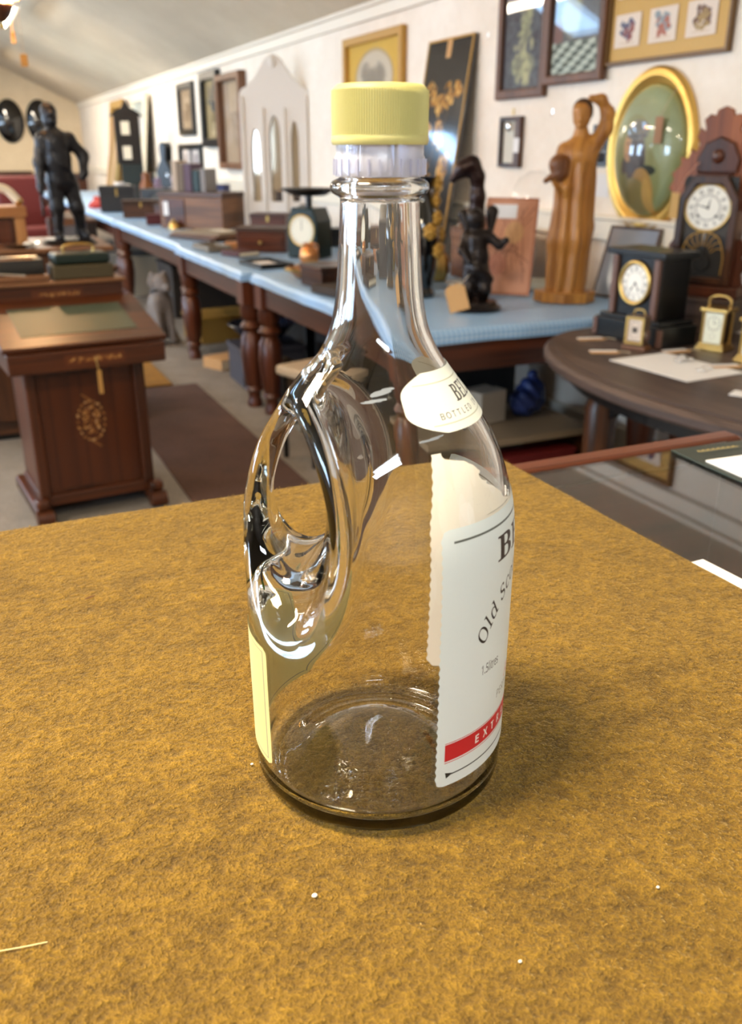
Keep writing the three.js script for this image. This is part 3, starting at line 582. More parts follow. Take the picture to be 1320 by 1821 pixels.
{ // oval portrait under domed glass
  const t = thing('oval_portrait', 'oval gilt framed portrait with domed glass and price tag on the wall', 'picture', [WX - 0.001, 1.362, -3.18], -Math.PI / 2);
  const A = 0.262, B = 0.322;
  const prof = [[1.0, 0.0], [1.01, 0.02], [0.98, 0.034], [0.95, 0.026], [0.92, 0.036], [0.88, 0.03], [0.86, 0.022], [0.83, 0.022], [0.81, 0.014], [0.79, 0.006]];
  const P = [], I = [], N = 72, pn = prof.length;
  for (let i = 0; i <= N; i++) for (const [s, z] of prof) { const q = i / N * 2 * Math.PI; P.push(A * s * Math.cos(q), B * s * Math.sin(q), z); }
  for (let i = 0; i < N; i++) for (let j = 0; j < pn - 1; j++) { const q = i * pn + j; I.push(q, q + pn, q + 1, q + 1, q + pn, q + pn + 1); }
  const g = new THREE.BufferGeometry(); g.setAttribute('position', new THREE.Float32BufferAttribute(P, 3)); g.setIndex(I); g.computeVertexNormals();
  M.gilt.side = THREE.DoubleSide;
  part(t, 'gilt_frame', bare(g), M.gilt, 'moulded gilt oval frame');
  const dome = new THREE.SphereGeometry(1, 56, 18, 0, Math.PI * 2, 0, Math.PI / 2).rotateX(Math.PI / 2);
  { const p = dome.attributes.position, uv = dome.attributes.uv; for (let i = 0; i < p.count; i++) uv.setXY(i, 0.5 + 0.5 * p.getX(i), 0.5 + 0.5 * p.getY(i)); }
  dome.scale(A * 0.8, B * 0.8, 0.085).translate(0, 0, 0.012);
  part(t, 'portrait', bare(dome), phys(0xffffff, 0.4, { clearcoat: 1, clearcoatRoughness: 0.02, map: canvas(340, 420, (x, w, h) => {
    x.fillStyle = '#8f9a6c'; x.fillRect(0, 0, w, h);
    blobs(x, w, h, [[0.5, 0.2, 0.2, 0.1, 'rgba(150,165,130,0.3)', 40, 0.9], [0.25, 0.8, 0.2, 0.2, 'rgba(120,118,60,0.35)', 30, 0.6],
      [0.5, 0.55, 0.15, 0.2, '#33251f'], [0.42, 0.62, 0.13, 0.1, '#3a2a22'], [0.66, 0.64, 0.12, 0.04, '#1f2f26'], [0.6, 0.78, 0.14, 0.16, '#b08a48'], [0.48, 0.84, 0.2, 0.14, '#8f8450'], [0.66, 0.84, 0.06, 0.14, '#bf9a52'], [0.36, 0.8, 0.06, 0.14, '#77713f'],
      [0.4, 0.46, 0.085, 0.12, '#b98d58'], [0.345, 0.47, 0.03, 0.03, '#b98d58'], [0.47, 0.5, 0.05, 0.13, '#3a2a22'], [0.5, 0.34, 0.16, 0.075, '#6f7168'], [0.5, 0.385, 0.15, 0.02, '#4c4c48'], [0.385, 0.44, 0.02, 0.008, '#3a2a22'], [0.38, 0.53, 0.025, 0.008, '#8a4f3c']]);
  }) }));
  part(t, 'price_tag', bx(0.045, 0.1, 0.002, 0.12, 0.03, 0.088, 0.0005), std(0xa88266, 0.85));
  part(t, 'tag_string', tube([[0.17, 0.25, 0.045], [0.15, 0.19, 0.075], [0.125, 0.13, 0.089]], 0.0015, 10, 5), M.string);
}
{ // gold frame with an oval mount
  const a = wallAt(-6.45, -5.51, 1.6, 2.085);
  picture('gilt_picture', 'gilt framed picture with pale oval mount, half hidden by the yellow bottle cap', a.w, a.h, 0.05, 0.03, M.giltFlat, canvas(340, 180, (x, w, h) => { x.fillStyle = '#d9b04a'; x.fillRect(0, 0, w, h); blobs(x, w, h, [[0.5, 0.55, 0.36, 0.45, '#b9a27a'], [0.5, 0.57, 0.33, 0.42, '#cfc3ad'], [0.5, 0.6, 0.06, 0.1, 'rgba(150,140,125,0.5)', 30, 0.4]]); }), a.pos);
}
{ // black lacquer panel leaning on the wall
  const t = thing('lacquer_panel', 'tall black lacquer panel with golden flowers leaning against the wall', 'panel', [2.555, 0.775, -4.9], -Math.PI / 2);
  t.rotation.order = 'YXZ'; t.rotation.x = -0.15;
  const H = 1.19, W = 0.52;
  part(t, 'board', bx(W, H, 0.022, 0, 0, 0, 0.004), M.blackGloss);
  part(t, 'gold_edge', move(ring(W, H, 0.012, 0.004, 0.001), 0, H / 2, 0.011), M.giltFlat);
  part(t, 'painted_face', move(sheet(W - 0.026, H - 0.026), 0, H / 2, 0.0125), phys(0xffffff, 0.12, { clearcoat: 1, clearcoatRoughness: 0.03, map: canvas(300, 680, (x, w, h) => {
    x.fillStyle = '#14161f'; x.fillRect(0, 0, w, h);
    const fl = (cx, cy, r) => { for (let i = 0; i < 26; i++) { const a = rnd() * 7, d = r * Math.sqrt(rnd()); x.fillStyle = ['#c58f3e', '#a87430', '#d9a95c', '#7d5420'][i % 4]; x.beginPath(); x.ellipse(cx * w + d * Math.cos(a), cy * h + d * Math.sin(a), 9 + 8 * rnd(), 5 + 5 * rnd(), rnd() * 3, 0, 7); x.fill(); } };
    [[0.2, 0.24, 40], [0.62, 0.25, 38], [0.85, 0.22, 22], [0.45, 0.29, 26], [0.5, 0.4, 22], [0.25, 0.41, 26], [0.55, 0.44, 34], [0.75, 0.56, 40], [0.3, 0.64, 54], [0.7, 0.66, 30], [0.35, 0.74, 40], [0.6, 0.85, 45], [0.3, 0.92, 40]].forEach(f => fl(...f));
    x.strokeStyle = '#8d6428'; x.lineWidth = 3; x.beginPath(); x.moveTo(60, 640); x.quadraticCurveTo(60, 420, 170, 300); x.quadraticCurveTo(210, 240, 200, 160); x.stroke();
  }) }));
  part(t, 'paper_strip', bx(0.055, 0.1, 0.002, 0, H - 0.105, 0.014, 0.0005), M.kraft);
}
{ // white overmantel with three lancet mirrors
  const t = thing('overmantel_mirror', 'white painted gothic overmantel with three arched mirrors against the wall', 'mirror', [2.54, 0.775, -7.45], -0.62); t.scale.set(0.36, 0.98, 0.7);
  const s = new THREE.Shape(); s.moveTo(-0.78, 0); s.lineTo(0.78, 0); s.lineTo(0.78, 1.04); s.bezierCurveTo(0.7, 1.1, 0.62, 1.06, 0.55, 1.12); s.bezierCurveTo(0.42, 1.12, 0.36, 1.2, 0.25, 1.24); s.bezierCurveTo(0.12, 1.34, -0.12, 1.34, -0.25, 1.24); s.bezierCurveTo(-0.36, 1.2, -0.42, 1.12, -0.55, 1.12); s.bezierCurveTo(-0.62, 1.06, -0.7, 1.1, -0.78, 1.04); s.closePath();
  const lancet = (cx, w, y0, y1) => { const r = []; r.push([cx - w, y0]); for (let i = 0; i <= 8; i++) { const q = i / 8; r.push([cx - w * Math.cos(q * Math.PI / 2), y1 - 0.22 + 0.22 * Math.sin(q * Math.PI / 2) ** 0.8]); } for (let i = 7; i >= 0; i--) { const q = i / 8; r.push([cx + w * Math.cos(q * Math.PI / 2), y1 - 0.22 + 0.22 * Math.sin(q * Math.PI / 2) ** 0.8]); } r.push([cx + w, y0]); return r; };
  part(t, 'carved_board', extrude(s, 0.05, 0.008, [lancet(0, 0.14, 0.2, 0.88), lancet(-0.46, 0.1, 0.2, 0.78), lancet(0.46, 0.1, 0.2, 0.84)]), std(0xe6ddd2, 0.55));
  const mirror = std(new THREE.Color(0.42, 0.37, 0.3), 0.04, { metalness: 1 });
  for (const [x, w] of [[0, 0.32], [-0.46, 0.24], [0.46, 0.24]]) part(t, 'mirror_glass', sheet(w, 0.76, 0.012, x, 0.55), mirror);
  for (const x of [-0.74, 0.74]) part(t, 'pilaster', bx(0.07, 1.02, 0.04, x, 0, 0.07, 0.01), std(0xe6ddd2, 0.55));
  for (const x of [-0.25, 0.25]) part(t, 'colonnette', cyl(0.02, 0.02, 0.85, x, 0.08, 0.07, 12), std(0xe6ddd2, 0.55));
  part(t, 'finial', ball(0.05, 0, 1.27, 0.07, 1.6, 0.9, 0.5), std(0xe6ddd2, 0.55));
}
{ // smaller pictures further down the wall
  const old = (c, list) => canvas(128, 200, (x, w, h) => { x.fillStyle = c; x.fillRect(0, 0, w, h); blobs(x, w, h, list); });
  let a = wallAt(-11.55, -10.82, 1.54, 2.1);
  picture('framed_print', 'black framed sepia print, furthest of the row beside the white overmantel', a.w, a.h, 0.07, 0.03, M.black, old('#9c8468', [[0.5, 0.4, 0.3, 0.2, '#b59f82'], [0.5, 0.6, 0.1, 0.08, 'rgba(110,85,60,0.6)', 20, 0.5]]), a.pos);
  a = wallAt(-10.41, -9.73, 1.41, 2.14);
  picture('framed_print', 'dark framed tall picture left of the wide brown frame', a.w, a.h, 0.08, 0.05, M.black, old('#a89468', [[0.5, 0.3, 0.1, 0.1, 'rgba(80,80,80,0.6)', 16, 0.4], [0.5, 0.7, 0.2, 0.15, '#8d7a4e']]), a.pos);
  a = wallAt(-9.69, -8.87, 1.2, 2.07);
  picture('framed_print', 'wide brown framed faded picture just left of the white overmantel', a.w, a.h, 0.06, 0.07, M.oakMid, old('#b39c80', [[0.6, 0.5, 0.2, 0.3, '#a38f78'], [0.4, 0.4, 0.1, 0.1, 'rgba(190,170,150,0.5)', 14, 0.6]]), a.pos);
  a = wallAt(-11.67, -10.62, 1.11, 1.45);
  picture('framed_pair', 'low black frame with two white panels under the sepia print', a.w, a.h, 0.05, 0.03, M.black, canvas(200, 80, (x, w, h) => { x.fillStyle = '#3a3436'; x.fillRect(0, 0, w, h); x.fillStyle = '#d8d0cc'; x.fillRect(12, 6, 76, 68); x.fillRect(112, 6, 76, 68); x.fillStyle = '#9b9396'; x.fillRect(30, 20, 30, 54); x.fillRect(132, 20, 30, 54); }), a.pos);
  picture('landscape_painting', 'tall pale landscape painting in a cream frame leaning at the far tables', 1.0, 1.32, 0.09, 0.04, M.cream, old('#b9c2bd', [[0.5, 0.35, 0.25, 0.2, '#c8cdd0'], [0.5, 0.75, 0.2, 0.1, 'rgba(160,155,70,0.7)', 20, 0.6], [0.5, 0.92, 0.5, 0.1, '#c9c9b8']]), [2.62, 1.43, -13.6], { lean: -0.12 });
  picture('empty_frame', 'tall gilt empty frame leaning beside the black cabinet clock', 1.0, 1.32, 0.11, 0.05, M.giltFlat, old('#8f7742', [[0.5, 0.5, 0.2, 0.4, '#a08a52']]), [2.6, 1.43, -15.2], { lean: -0.12, glass: false });
  picture('leaning_picture', 'narrow pale wooden frame leaning in front of the gilt frame', 0.5, 1.15, 0.05, 0.03, wood([176, 140, 104], [206, 174, 138], 0.5), old('#9a7d4c', [[0.5, 0.5, 0.2, 0.3, '#8b7040']]), [2.42, 1.33, -14.55], { lean: -0.2, glass: false });
}
// stray picture hooks and nail marks left in the plaster
[[1.53, -3.92], [2.03, -5.95], [1.92, -4.55], [1.57, -3.05]].forEach(([y, z], i) => {
  const t = thing('picture_hook', ['empty picture hook between the small barometer and the carved lady', 'empty picture hook left of the gilt oval mount picture', 'empty picture hook beside the lacquer panel', 'empty picture hook right of the oval portrait'][i], 'hook', [WX, y, z], -Math.PI / 2, 'empty picture hooks');
  part(t, 'plate', bx(0.012, 0.022, 0.003, 0, 0, 0.0015, 0.0006), M.silver); part(t, 'hook', tube([[0, 0.004, 0.004], [0, -0.006, 0.006], [0, -0.008, 0.012], [0, 0, 0.014]], 0.0016, 8, 5), M.silver);
});
// two black trays on the far gable
for (const [x, l] of [[1.42, 'black oval tray at the left on the far gable wall'], [1.98, 'black oval tray behind the bronze workman on the far gable wall']]) {
  const t = thing('oval_tray', l, 'tray', [x, 1.92, EZ + 0.02], 0, 'black trays on the far gable');
  const g = new THREE.SphereGeometry(1, 32, 12, 0, Math.PI * 2, 0, Math.PI / 2).rotateX(Math.PI / 2).scale(0.25, 0.38, 0.09);
  part(t, 'dish', bare(g), M.blackGloss); part(t, 'rim', bare(new THREE.TorusGeometry(1, 0.05, 8, 40).scale(0.25, 0.38, 0.25).translate(0, 0, 0.01)), M.black);
}
// ------------------------------------------------------------------ long tables under blue cloths
const clothTex = dataTex(256, i => { const x = i % 256, y = i >> 8; const a = (x >> 5) & 1, b = (y >> 5) & 1; return mixc([112, 162, 216], [214, 230, 244], 0.35 + 0.3 * a + 0.3 * b - 0.25); }, true, 12);
const clothMat = std(0xffffff, 0.34, { map: clothTex });
function drape(x0, x1, z0, z1, top, drop, sd) {
  const nx = 44, nz = 60, nf = grid(64, sd), g = new THREE.PlaneGeometry(1, 1, nx, nz), p = g.attributes.position, uv = g.attributes.uv;
  for (let i = 0; i < p.count; i++) {
    const s = x0 - drop + (x1 - x0 + 2 * drop) * (p.getX(i) + 0.5), q = z1 + drop - (z1 - z0 + 2 * drop) * (p.getY(i) + 0.5);
    const cx = Math.max(x0, Math.min(x1, s)), cz = Math.max(z0, Math.min(z1, q)), over = Math.hypot(s - cx, q - cz);
    const w = 0.012 * (noiseAt(nf, 64, s * 9, q * 9) - 0.5) * Math.min(1, over / 0.02);
    p.setXYZ(i, cx + Math.sign(s - cx) * (0.006 + w), top + 0.004 * (noiseAt(nf, 64, s * 4, q * 4) - 0.5) - Math.max(0, over - 0.004), cz + Math.sign(q - cz) * (0.006 + w));
    uv.setXY(i, s, q);
  }
  g.computeVertexNormals(); return g;
}
const legProfile = [[0.042, 0], [0.044, 0.03], [0.034, 0.05], [0.036, 0.08], [0.054, 0.1], [0.044, 0.12], [0.054, 0.16], [0.066, 0.3], [0.06, 0.4], [0.042, 0.43], [0.064, 0.46], [0.042, 0.49], [0.058, 0.52], [0.058, 0.6], [0, 0.6]];
clothMat.side = THREE.DoubleSide;
[[-2.82, -4.7, 'near long mahogany table with turned legs beside the oval table', 'light blue cloth on the near long table, under the carved lady'], [-4.76, -6.3, 'second long mahogany table with turned legs along the wall', 'light blue cloth on the second long table, under the green scales'], [-6.36, -9.0, 'third long mahogany table with turned legs along the wall', 'light blue cloth on the third long table along the wall'], [-9.06, -12.4, 'furthest long table under blue cloth along the wall', 'light blue cloth on the furthest long table but one'], [-12.46, -16.3, 'last long table at the far end, hidden behind the black cabinet clock', 'light blue cloth on the last long table at the far end']].forEach(([z1, z0, label, clabel], i) => {
  const x0 = i === 1 ? 1.4 : 1.44, x1 = 2.66, t = thing('long_table', label, 'table', [0, 0, 0], 0, 'long tables along the picture wall');
  part(t, 'table_top', bx(x1 - x0, 0.028, z1 - z0, (x0 + x1) / 2, 0.73, (z0 + z1) / 2, 0.006), M.mahogany);
  for (const x of [x0 + 0.03, x1 - 0.03]) part(t, 'apron', bx(0.024, 0.13, z1 - z0 - 0.1, x, 0.6, (z0 + z1) / 2), M.mahogany);
  for (const z of [z0 + 0.04, z1 - 0.03]) part(t, 'end_apron', bx(x1 - x0 - 0.1, 0.13, 0.024, (x0 + x1) / 2, 0.6, z), M.mahogany);
  for (const x of [x0 + 0.06, x1 - 0.06]) for (const z of [z0 + 0.07, z1 - 0.07]) part(t, 'leg', [lathe(legProfile, 20).translate(x, 0, z), bx(0.12, 0.15, 0.12, x, 0.58, z)], M.mahogany);
  single('table_cloth', drape(x0 - 0.004, x1 + 0.004, z0 + 0.004, z1 + (i ? -0.004 : 0.006), 0.764, 0.055, 300 + i), clothMat, clabel, 'cloth', 'blue cloths on the long tables');
});

// ------------------------------------------------------------------ oval table in front of the wall
const OT = 0.74;
{
  const t = thing('oval_table', 'dark oak oval table carrying the clocks', 'table', [2.19, 0, -1.9]);
  const a = 0.55, b = 0.88;
  const top = extrude(ovalPts(a - 0.012, b - 0.012, 72), 0.018, 0.012); top.rotateX(-Math.PI / 2).translate(0, OT - 0.0335, 0);
  part(t, 'table_top', metre(top, 'z'), M.oakDark);
  const inner = extrude(ovalPts(a - 0.04, b - 0.04, 64), 0.004); inner.rotateX(-Math.PI / 2).translate(0, OT - 0.004, 0);
  part(t, 'inset_top', metre(inner, 'z'), M.oakDark);
  const rim = extrude(ovalPts(a - 0.09, b - 0.09, 64), 0.065, 0, [ovalPts(a - 0.115, b - 0.115, 64).reverse()]); rim.rotateX(-Math.PI / 2).translate(0, OT - 0.105, 0);
  part(t, 'apron', rim, M.black);
  const br = () => extrude([[0, 0], [0.16, 0], [0.14, -0.03], [0.09, -0.05], [0.05, -0.09], [0.02, -0.13], [0, -0.14]], 0.02, 0.002);
  for (const [x, z] of [[-0.12, 0.5], [0.3, 0.5], [-0.12, -0.62], [0.3, -0.62]]) {
    part(t, 'leg', lathe([[0.03, 0], [0.035, 0.05], [0.05, 0.07], [0.05, 0.12], [0.04, 0.16], [0.056, 0.24], [0.058, 0.5], [0.046, 0.53], [0.054, 0.56], [0.054, 0.62], [0, 0.62]], 24).translate(x, 0, z), M.walnut);
    part(t, 'bracket', rot(br(), 'Y', -Math.PI / 2).translate(x + 0.01, OT - 0.13, z + (z > 0 ? -0.2 : 0.06)), M.black);
  }
}

// ------------------------------------------------------------------ writing desk
{
  const t = thing('davenport_desk', 'small inlaid rosewood writing desk with green leather slope and hanging key tag', 'desk', [0.39, 0, -3.51], 0.093);
  const front = canvas(512, 640, (x, w, h) => {
    for (let i = 0; i < w; i++) { const v = woodField[(i * 3 % 512) + 512 * 60]; const c = mixc([58, 24, 8], [96, 46, 16], v); x.fillStyle = `rgb(${c[0] | 0},${c[1] | 0},${c[2] | 0})`; x.fillRect(i, 0, 1, h); }
    const cx = w * 0.52, cy = h * 0.42, petal = (px, py, a, b, q, c) => { x.fillStyle = c; x.beginPath(); x.ellipse(px, py, a, b, q, 0, 7); x.fill(); };
    for (let i = 0; i < 20; i++) { const q = i / 20 * 2 * Math.PI; petal(cx + 74 * Math.cos(q), cy + 112 * Math.sin(q), i % 2 ? 13 : 8, 7, q + 1.2, ['#a97a45', '#8c5a2c', '#b98e5c'][i % 3]); }
    for (let i = 0; i < 60; i++) { const q = rnd() * 7, d = Math.sqrt(rnd()); petal(cx + 52 * d * Math.cos(q), cy + 84 * d * Math.sin(q), 4 + 9 * rnd(), 3 + 4 * rnd(), rnd() * 3, ['#9a6430', '#b07c40', '#7c4a20', '#b5895a'][i % 4]); }
    for (const s of [-1, 1]) for (let i = 0; i < 7; i++) petal(cx + 6 * s * i, cy + s * (122 + 5 * i), 7, 4, i, '#8c5a2c');
  });
  part(t, 'body', bx(0.43, 0.53, 0.36, 0, 0.075, -0.2, 0.004, 'y'), M.rosewood);
  part(t, 'front_panel', bare(new THREE.PlaneGeometry(0.36, 0.45).translate(0, 0.345, -0.0185)), std(0xffffff, 0.28, { map: front }), 'front panel with an inlaid oval of flowers');
  for (const x of [-0.205, 0.205]) part(t, 'pilaster', bx(0.045, 0.5, 0.05, x, 0.1, -0.012, 0.01), M.rosewood);
  part(t, 'plinth', bx(0.45, 0.045, 0.38, 0, 0.06, -0.19, 0.008), M.rosewood);
  for (const x of [-0.225, 0.225]) {
    const s = part(t, 'sledge_foot', [bx(0.06, 0.06, 0.48, x, 0.012, -0.2, 0.014)], M.rosewood);
    part(s, 'scroll_block', bx(0.056, 0.04, 0.06, x, 0.066, 0.02, 0.014), M.rosewood); part(s, 'toe', rot(cyl(0.032, 0.032, 0.064, 0, -0.032, 0, 16), 'Z', Math.PI / 2).translate(x, 0.034, 0.045), M.rosewood);
  }
  part(t, 'fascia', bx(0.575, 0.075, 0.46, 0, 0.615, -0.11, 0.006), M.rosewood);
  // sloping lid
  const ang = Math.atan2(0.1, 0.43), lid = (w, h, d, lift) => { const g = bx(w, h, d, 0, lift, 0, 0.007); g.rotateX(ang); return g.translate(0, 0.742, -0.115); };
  part(t, 'wedge', rot(extrude([[-0.1, 0.688], [0.33, 0.688], [0.33, 0.784]], 0.56), 'Y', Math.PI / 2).translate(-0.28, 0, 0), M.rosewood);
  part(t, 'lid', lid(0.6, 0.022, 0.455, 0), M.rosewood);
  part(t, 'leather', lid(0.43, 0.003, 0.27, 0.021), std(0x3c4636, 0.45), 'green leather writing surface');
  part(t, 'stationery_box', bx(0.53, 0.115, 0.15, 0, 0.75, -0.41, 0.005), M.rosewood);
  part(t, 'box_lid', bx(0.56, 0.016, 0.18, 0, 0.865, -0.41, 0.006), M.oakMid);
  part(t, 'fascia_inlay', bare(new THREE.PlaneGeometry(0.22, 0.04).translate(0.02, 0.653, 0.1212)), std(0xffffff, 0.3, { map: canvas(256, 48, (x, w, h) => { x.fillStyle = '#5e2d12'; x.fillRect(0, 0, w, h); for (let i = 0; i < 40; i++) { x.fillStyle = ['#a06c34', '#8a5526', '#b5854c'][i % 3]; x.beginPath(); x.ellipse(20 + rnd() * 216, 24 + 14 * (rnd() - 0.5), 3 + 8 * rnd(), 2 + 4 * rnd(), rnd() * 3, 0, 7); x.fill(); } }) }));
  part(t, 'box_inlay', bare(new THREE.PlaneGeometry(0.2, 0.035).translate(0, 0.83, -0.3345)), std(0xffffff, 0.3, { map: canvas(256, 48, (x, w, h) => { x.fillStyle = '#5e2d12'; x.fillRect(0, 0, w, h); for (let i = 0; i < 40; i++) { x.fillStyle = ['#a06c34', '#8a5526', '#b5854c'][i % 3]; x.beginPath(); x.ellipse(20 + rnd() * 216, 24 + 14 * (rnd() - 0.5), 3 + 8 * rnd(), 2 + 4 * rnd(), rnd() * 3, 0, 7); x.fill(); } }) }));
  part(t, 'key_string', tube([[0.02, 0.66, 0.122], [0.022, 0.63, 0.128], [0.024, 0.61, 0.13]], 0.0025, 8, 5), M.brass);
  part(t, 'key_tag', bx(0.016, 0.09, 0.002, 0.026, 0.52, 0.13, 0.0005), std(0xb98a48, 0.8));
}
{ // boxes on top of the desk
  const t = thing('green_casket', 'dark green casket with brass handle standing on the writing desk', 'box', [0.47, 0.882, -3.93], 0.093);
  part(t, 'body', bx(0.24, 0.055, 0.13, 0, 0, 0, 0.005), std(0x4b4026, 0.5)); part(t, 'lid', [bx(0.225, 0.045, 0.12, 0, 0.055, 0, 0.014)], M.darkGreen);
  part(t, 'handle', tube([[-0.06, 0.1, 0], [-0.06, 0.122, 0], [0.06, 0.122, 0], [0.06, 0.1, 0]], 0.005, 20, 6), M.brass);
  const s = thing('inkstand', 'black two-tier inkstand with silver pens on the writing desk', 'inkstand', [0.205, 0.882, -3.905], 0.093);
  part(s, 'lower_tray', bx(0.26, 0.022, 0.13, 0, 0, 0, 0.004), M.oakMid); part(s, 'upper_tray', bx(0.24, 0.06, 0.09, 0, 0.022, -0.015, 0.004), M.blackGloss);
  part(s, 'pen', rot(cyl(0.005, 0.004, 0.2, 0, -0.1, 0, 10), 'Z', Math.PI / 2).translate(0, 0.09, 0.0), M.silver); part(s, 'pen', rot(cyl(0.005, 0.003, 0.14, 0, -0.07, 0, 10), 'Z', 1.45).translate(-0.03, 0.03, 0.052), M.silver);
  part(s, 'inkwell', lathe([[0, 0.082], [0.02, 0.082], [0.024, 0.095], [0.016, 0.11], [0.012, 0.116], [0, 0.118]], 20).translate(-0.08, 0, 0), M.silver);
}
{ // cabinet behind the desk, with the bronze workman and a pine box
  const t = thing('low_cabinet', 'dark wooden cabinet behind the writing desk carrying the bronze workman', 'cabinet', [0.2, 0, -5.0]);
  part(t, 'carcass', bx(1.0, 0.88, 0.6, 0, 0.03, 0, 0.006), M.walnut); part(t, 'top', bx(1.06, 0.022, 0.66, 0, 0.91, 0, 0.006), M.oakMid);
  part(t, 'plinth', bx(0.96, 0.03, 0.56, 0, 0, 0), M.black);
  for (const x of [-0.25, 0.25]) { const d = part(t, 'door', bx(0.45, 0.7, 0.02, x, 0.1, 0.305, 0.005), M.walnut); part(d, 'knob', ball(0.014, x - Math.sign(x) * 0.18, 0.48, 0.325), M.brass); }
  const b = thing('pine_box', 'light pine box with open front on the dark cabinet, at the left edge', 'box', [0.22, 0.932, -5.02], 0.1);
  part(b, 'side', [bx(0.05, 0.13, 0.2, 0.1, 0, 0)], M.pine); part(b, 'side', [bx(0.05, 0.13, 0.2, -0.13, 0, 0)], M.pine); part(b, 'top', bx(0.3, 0.05, 0.22, -0.015, 0.13, 0), M.pine); part(b, 'drawer', bx(0.17, 0.12, 0.18, -0.015, 0.002, 0), M.mahogany);
  const c = thing('curved_horn', 'pale curved horn lying over the pine box', 'horn', [0.22, 1.138, -5.02], 0.1);
  part(c, 'horn', tube([[-0.1, 0.02, 0], [0, 0.055, 0], [0.07, 0.045, 0], [0.12, -0.01, 0.01]], 0.022, 24, 10).translate(0, 0.004, 0), M.cream); part(c, 'tip', ball(0.022, 0.12, -0.006, 0.01), M.brass);
  single('pebble', ball(0.022, 0, 0.014, 0, 1.3, 0.7, 1), M.white, 'white round pebble at the front edge of the dark cabinet', 'pebble', undefined, [0.34, 0.932, -4.72]);
}
// carpet runners on the floor
single('brown_runner', bx(0.52, 0.012, 4.0, 1.01, 0.001, -3.45, 0.003), std(0xffffff, 0.95, { map: carpetTex([66, 44, 34], [98, 68, 54]) }), 'dark brown carpet runner on the floor beside the writing desk', 'carpet');
single('mustard_runner', bx(0.42, 0.012, 4.4, 0.92, 0.001, -7.7, 0.003), std(0xffffff, 0.95, { map: carpetTex([122, 82, 8], [164, 116, 22]) }), 'mustard carpet runner on the floor further down the aisle', 'carpet');
// ------------------------------------------------------------------ clocks on the oval table
const ROMAN = ['XII', 'I', 'II', 'III', 'IIII', 'V', 'VI', 'VII', 'VIII', 'IX', 'X', 'XI'];
const dialTex = (hr, mn, o = {}) => canvas(256, 256, (x, w, h) => {
  x.fillStyle = o.back || '#f3f0e6'; x.fillRect(0, 0, w, h); x.translate(128, 128);
  x.strokeStyle = '#3a3632'; x.lineWidth = 2; for (const r of o.rings || [122, 118, 72]) { x.beginPath(); x.arc(0, 0, r, 0, 7); x.stroke(); }
  x.fillStyle = '#2c2926'; x.font = 'bold 30px serif'; x.textAlign = 'center'; x.textBaseline = 'middle';
  for (let i = 0; i < 12; i++) { x.save(); x.rotate(i * Math.PI / 6); x.translate(0, -95); x.scale(0.8, 1.15); x.fillText(ROMAN[i], 0, 0); x.restore(); }
  for (const p of o.holes || []) { x.beginPath(); x.arc(p[0], p[1], 9, 0, 7); x.fill(); }
  const hand = (a, l, b) => { x.save(); x.rotate(a); x.beginPath(); x.moveTo(-b, 8); x.lineTo(0, -l); x.lineTo(b, 8); x.fill(); x.restore(); };
  hand((hr + mn / 60) * Math.PI / 6, 58, 7); hand(mn * Math.PI / 30, 92, 5); x.beginPath(); x.arc(0, 0, 9, 0, 7); x.fill();
});
const disc = (a, b = a, z = 0) => bare(new THREE.CircleGeometry(1, 40).scale(a, b, 1).translate(0, 0, z));
const annulus = (r, k, z) => bare(new THREE.TorusGeometry(r, k, 10, 44).translate(0, 0, z));
{ // black slate mantel clock
  const t = thing('mantel_clock', 'black slate mantel clock with round white dial on the oval table', 'clock', [2.2, OT, -2.49], -Math.PI / 2 + 0.06);
  part(t, 'plinth', bx(0.33, 0.07, 0.17, 0, 0, 0, 0.004), M.slate); part(t, 'step', bx(0.3, 0.015, 0.155, 0, 0.07, 0, 0.003), M.slate);
  part(t, 'case', bx(0.235, 0.205, 0.13, 0, 0.085, -0.004, 0.003), M.black); part(t, 'cornice', bx(0.28, 0.022, 0.16, 0, 0.29, 0, 0.004), M.slate);
  for (const x of [-0.1, 0.1]) part(t, 'marble_column', bx(0.024, 0.2, 0.02, x, 0.087, 0.064, 0.003), M.marble);
  for (const x of [-0.158, 0.158]) part(t, 'marble_block', bx(0.02, 0.06, 0.012, x, 0.004, 0.084, 0.002), M.marble);
  const d = part(t, 'dial', move(disc(0.066), 0, 0.2, 0.066), std(0xffffff, 0.4, { map: dialTex(4, 36, { holes: [[-30, 40], [30, 40]] }) }), 'white enamel dial'); part(d, 'bezel', move(annulus(0.07, 0.008, 0.066), 0, 0.2, 0), M.brass);
}
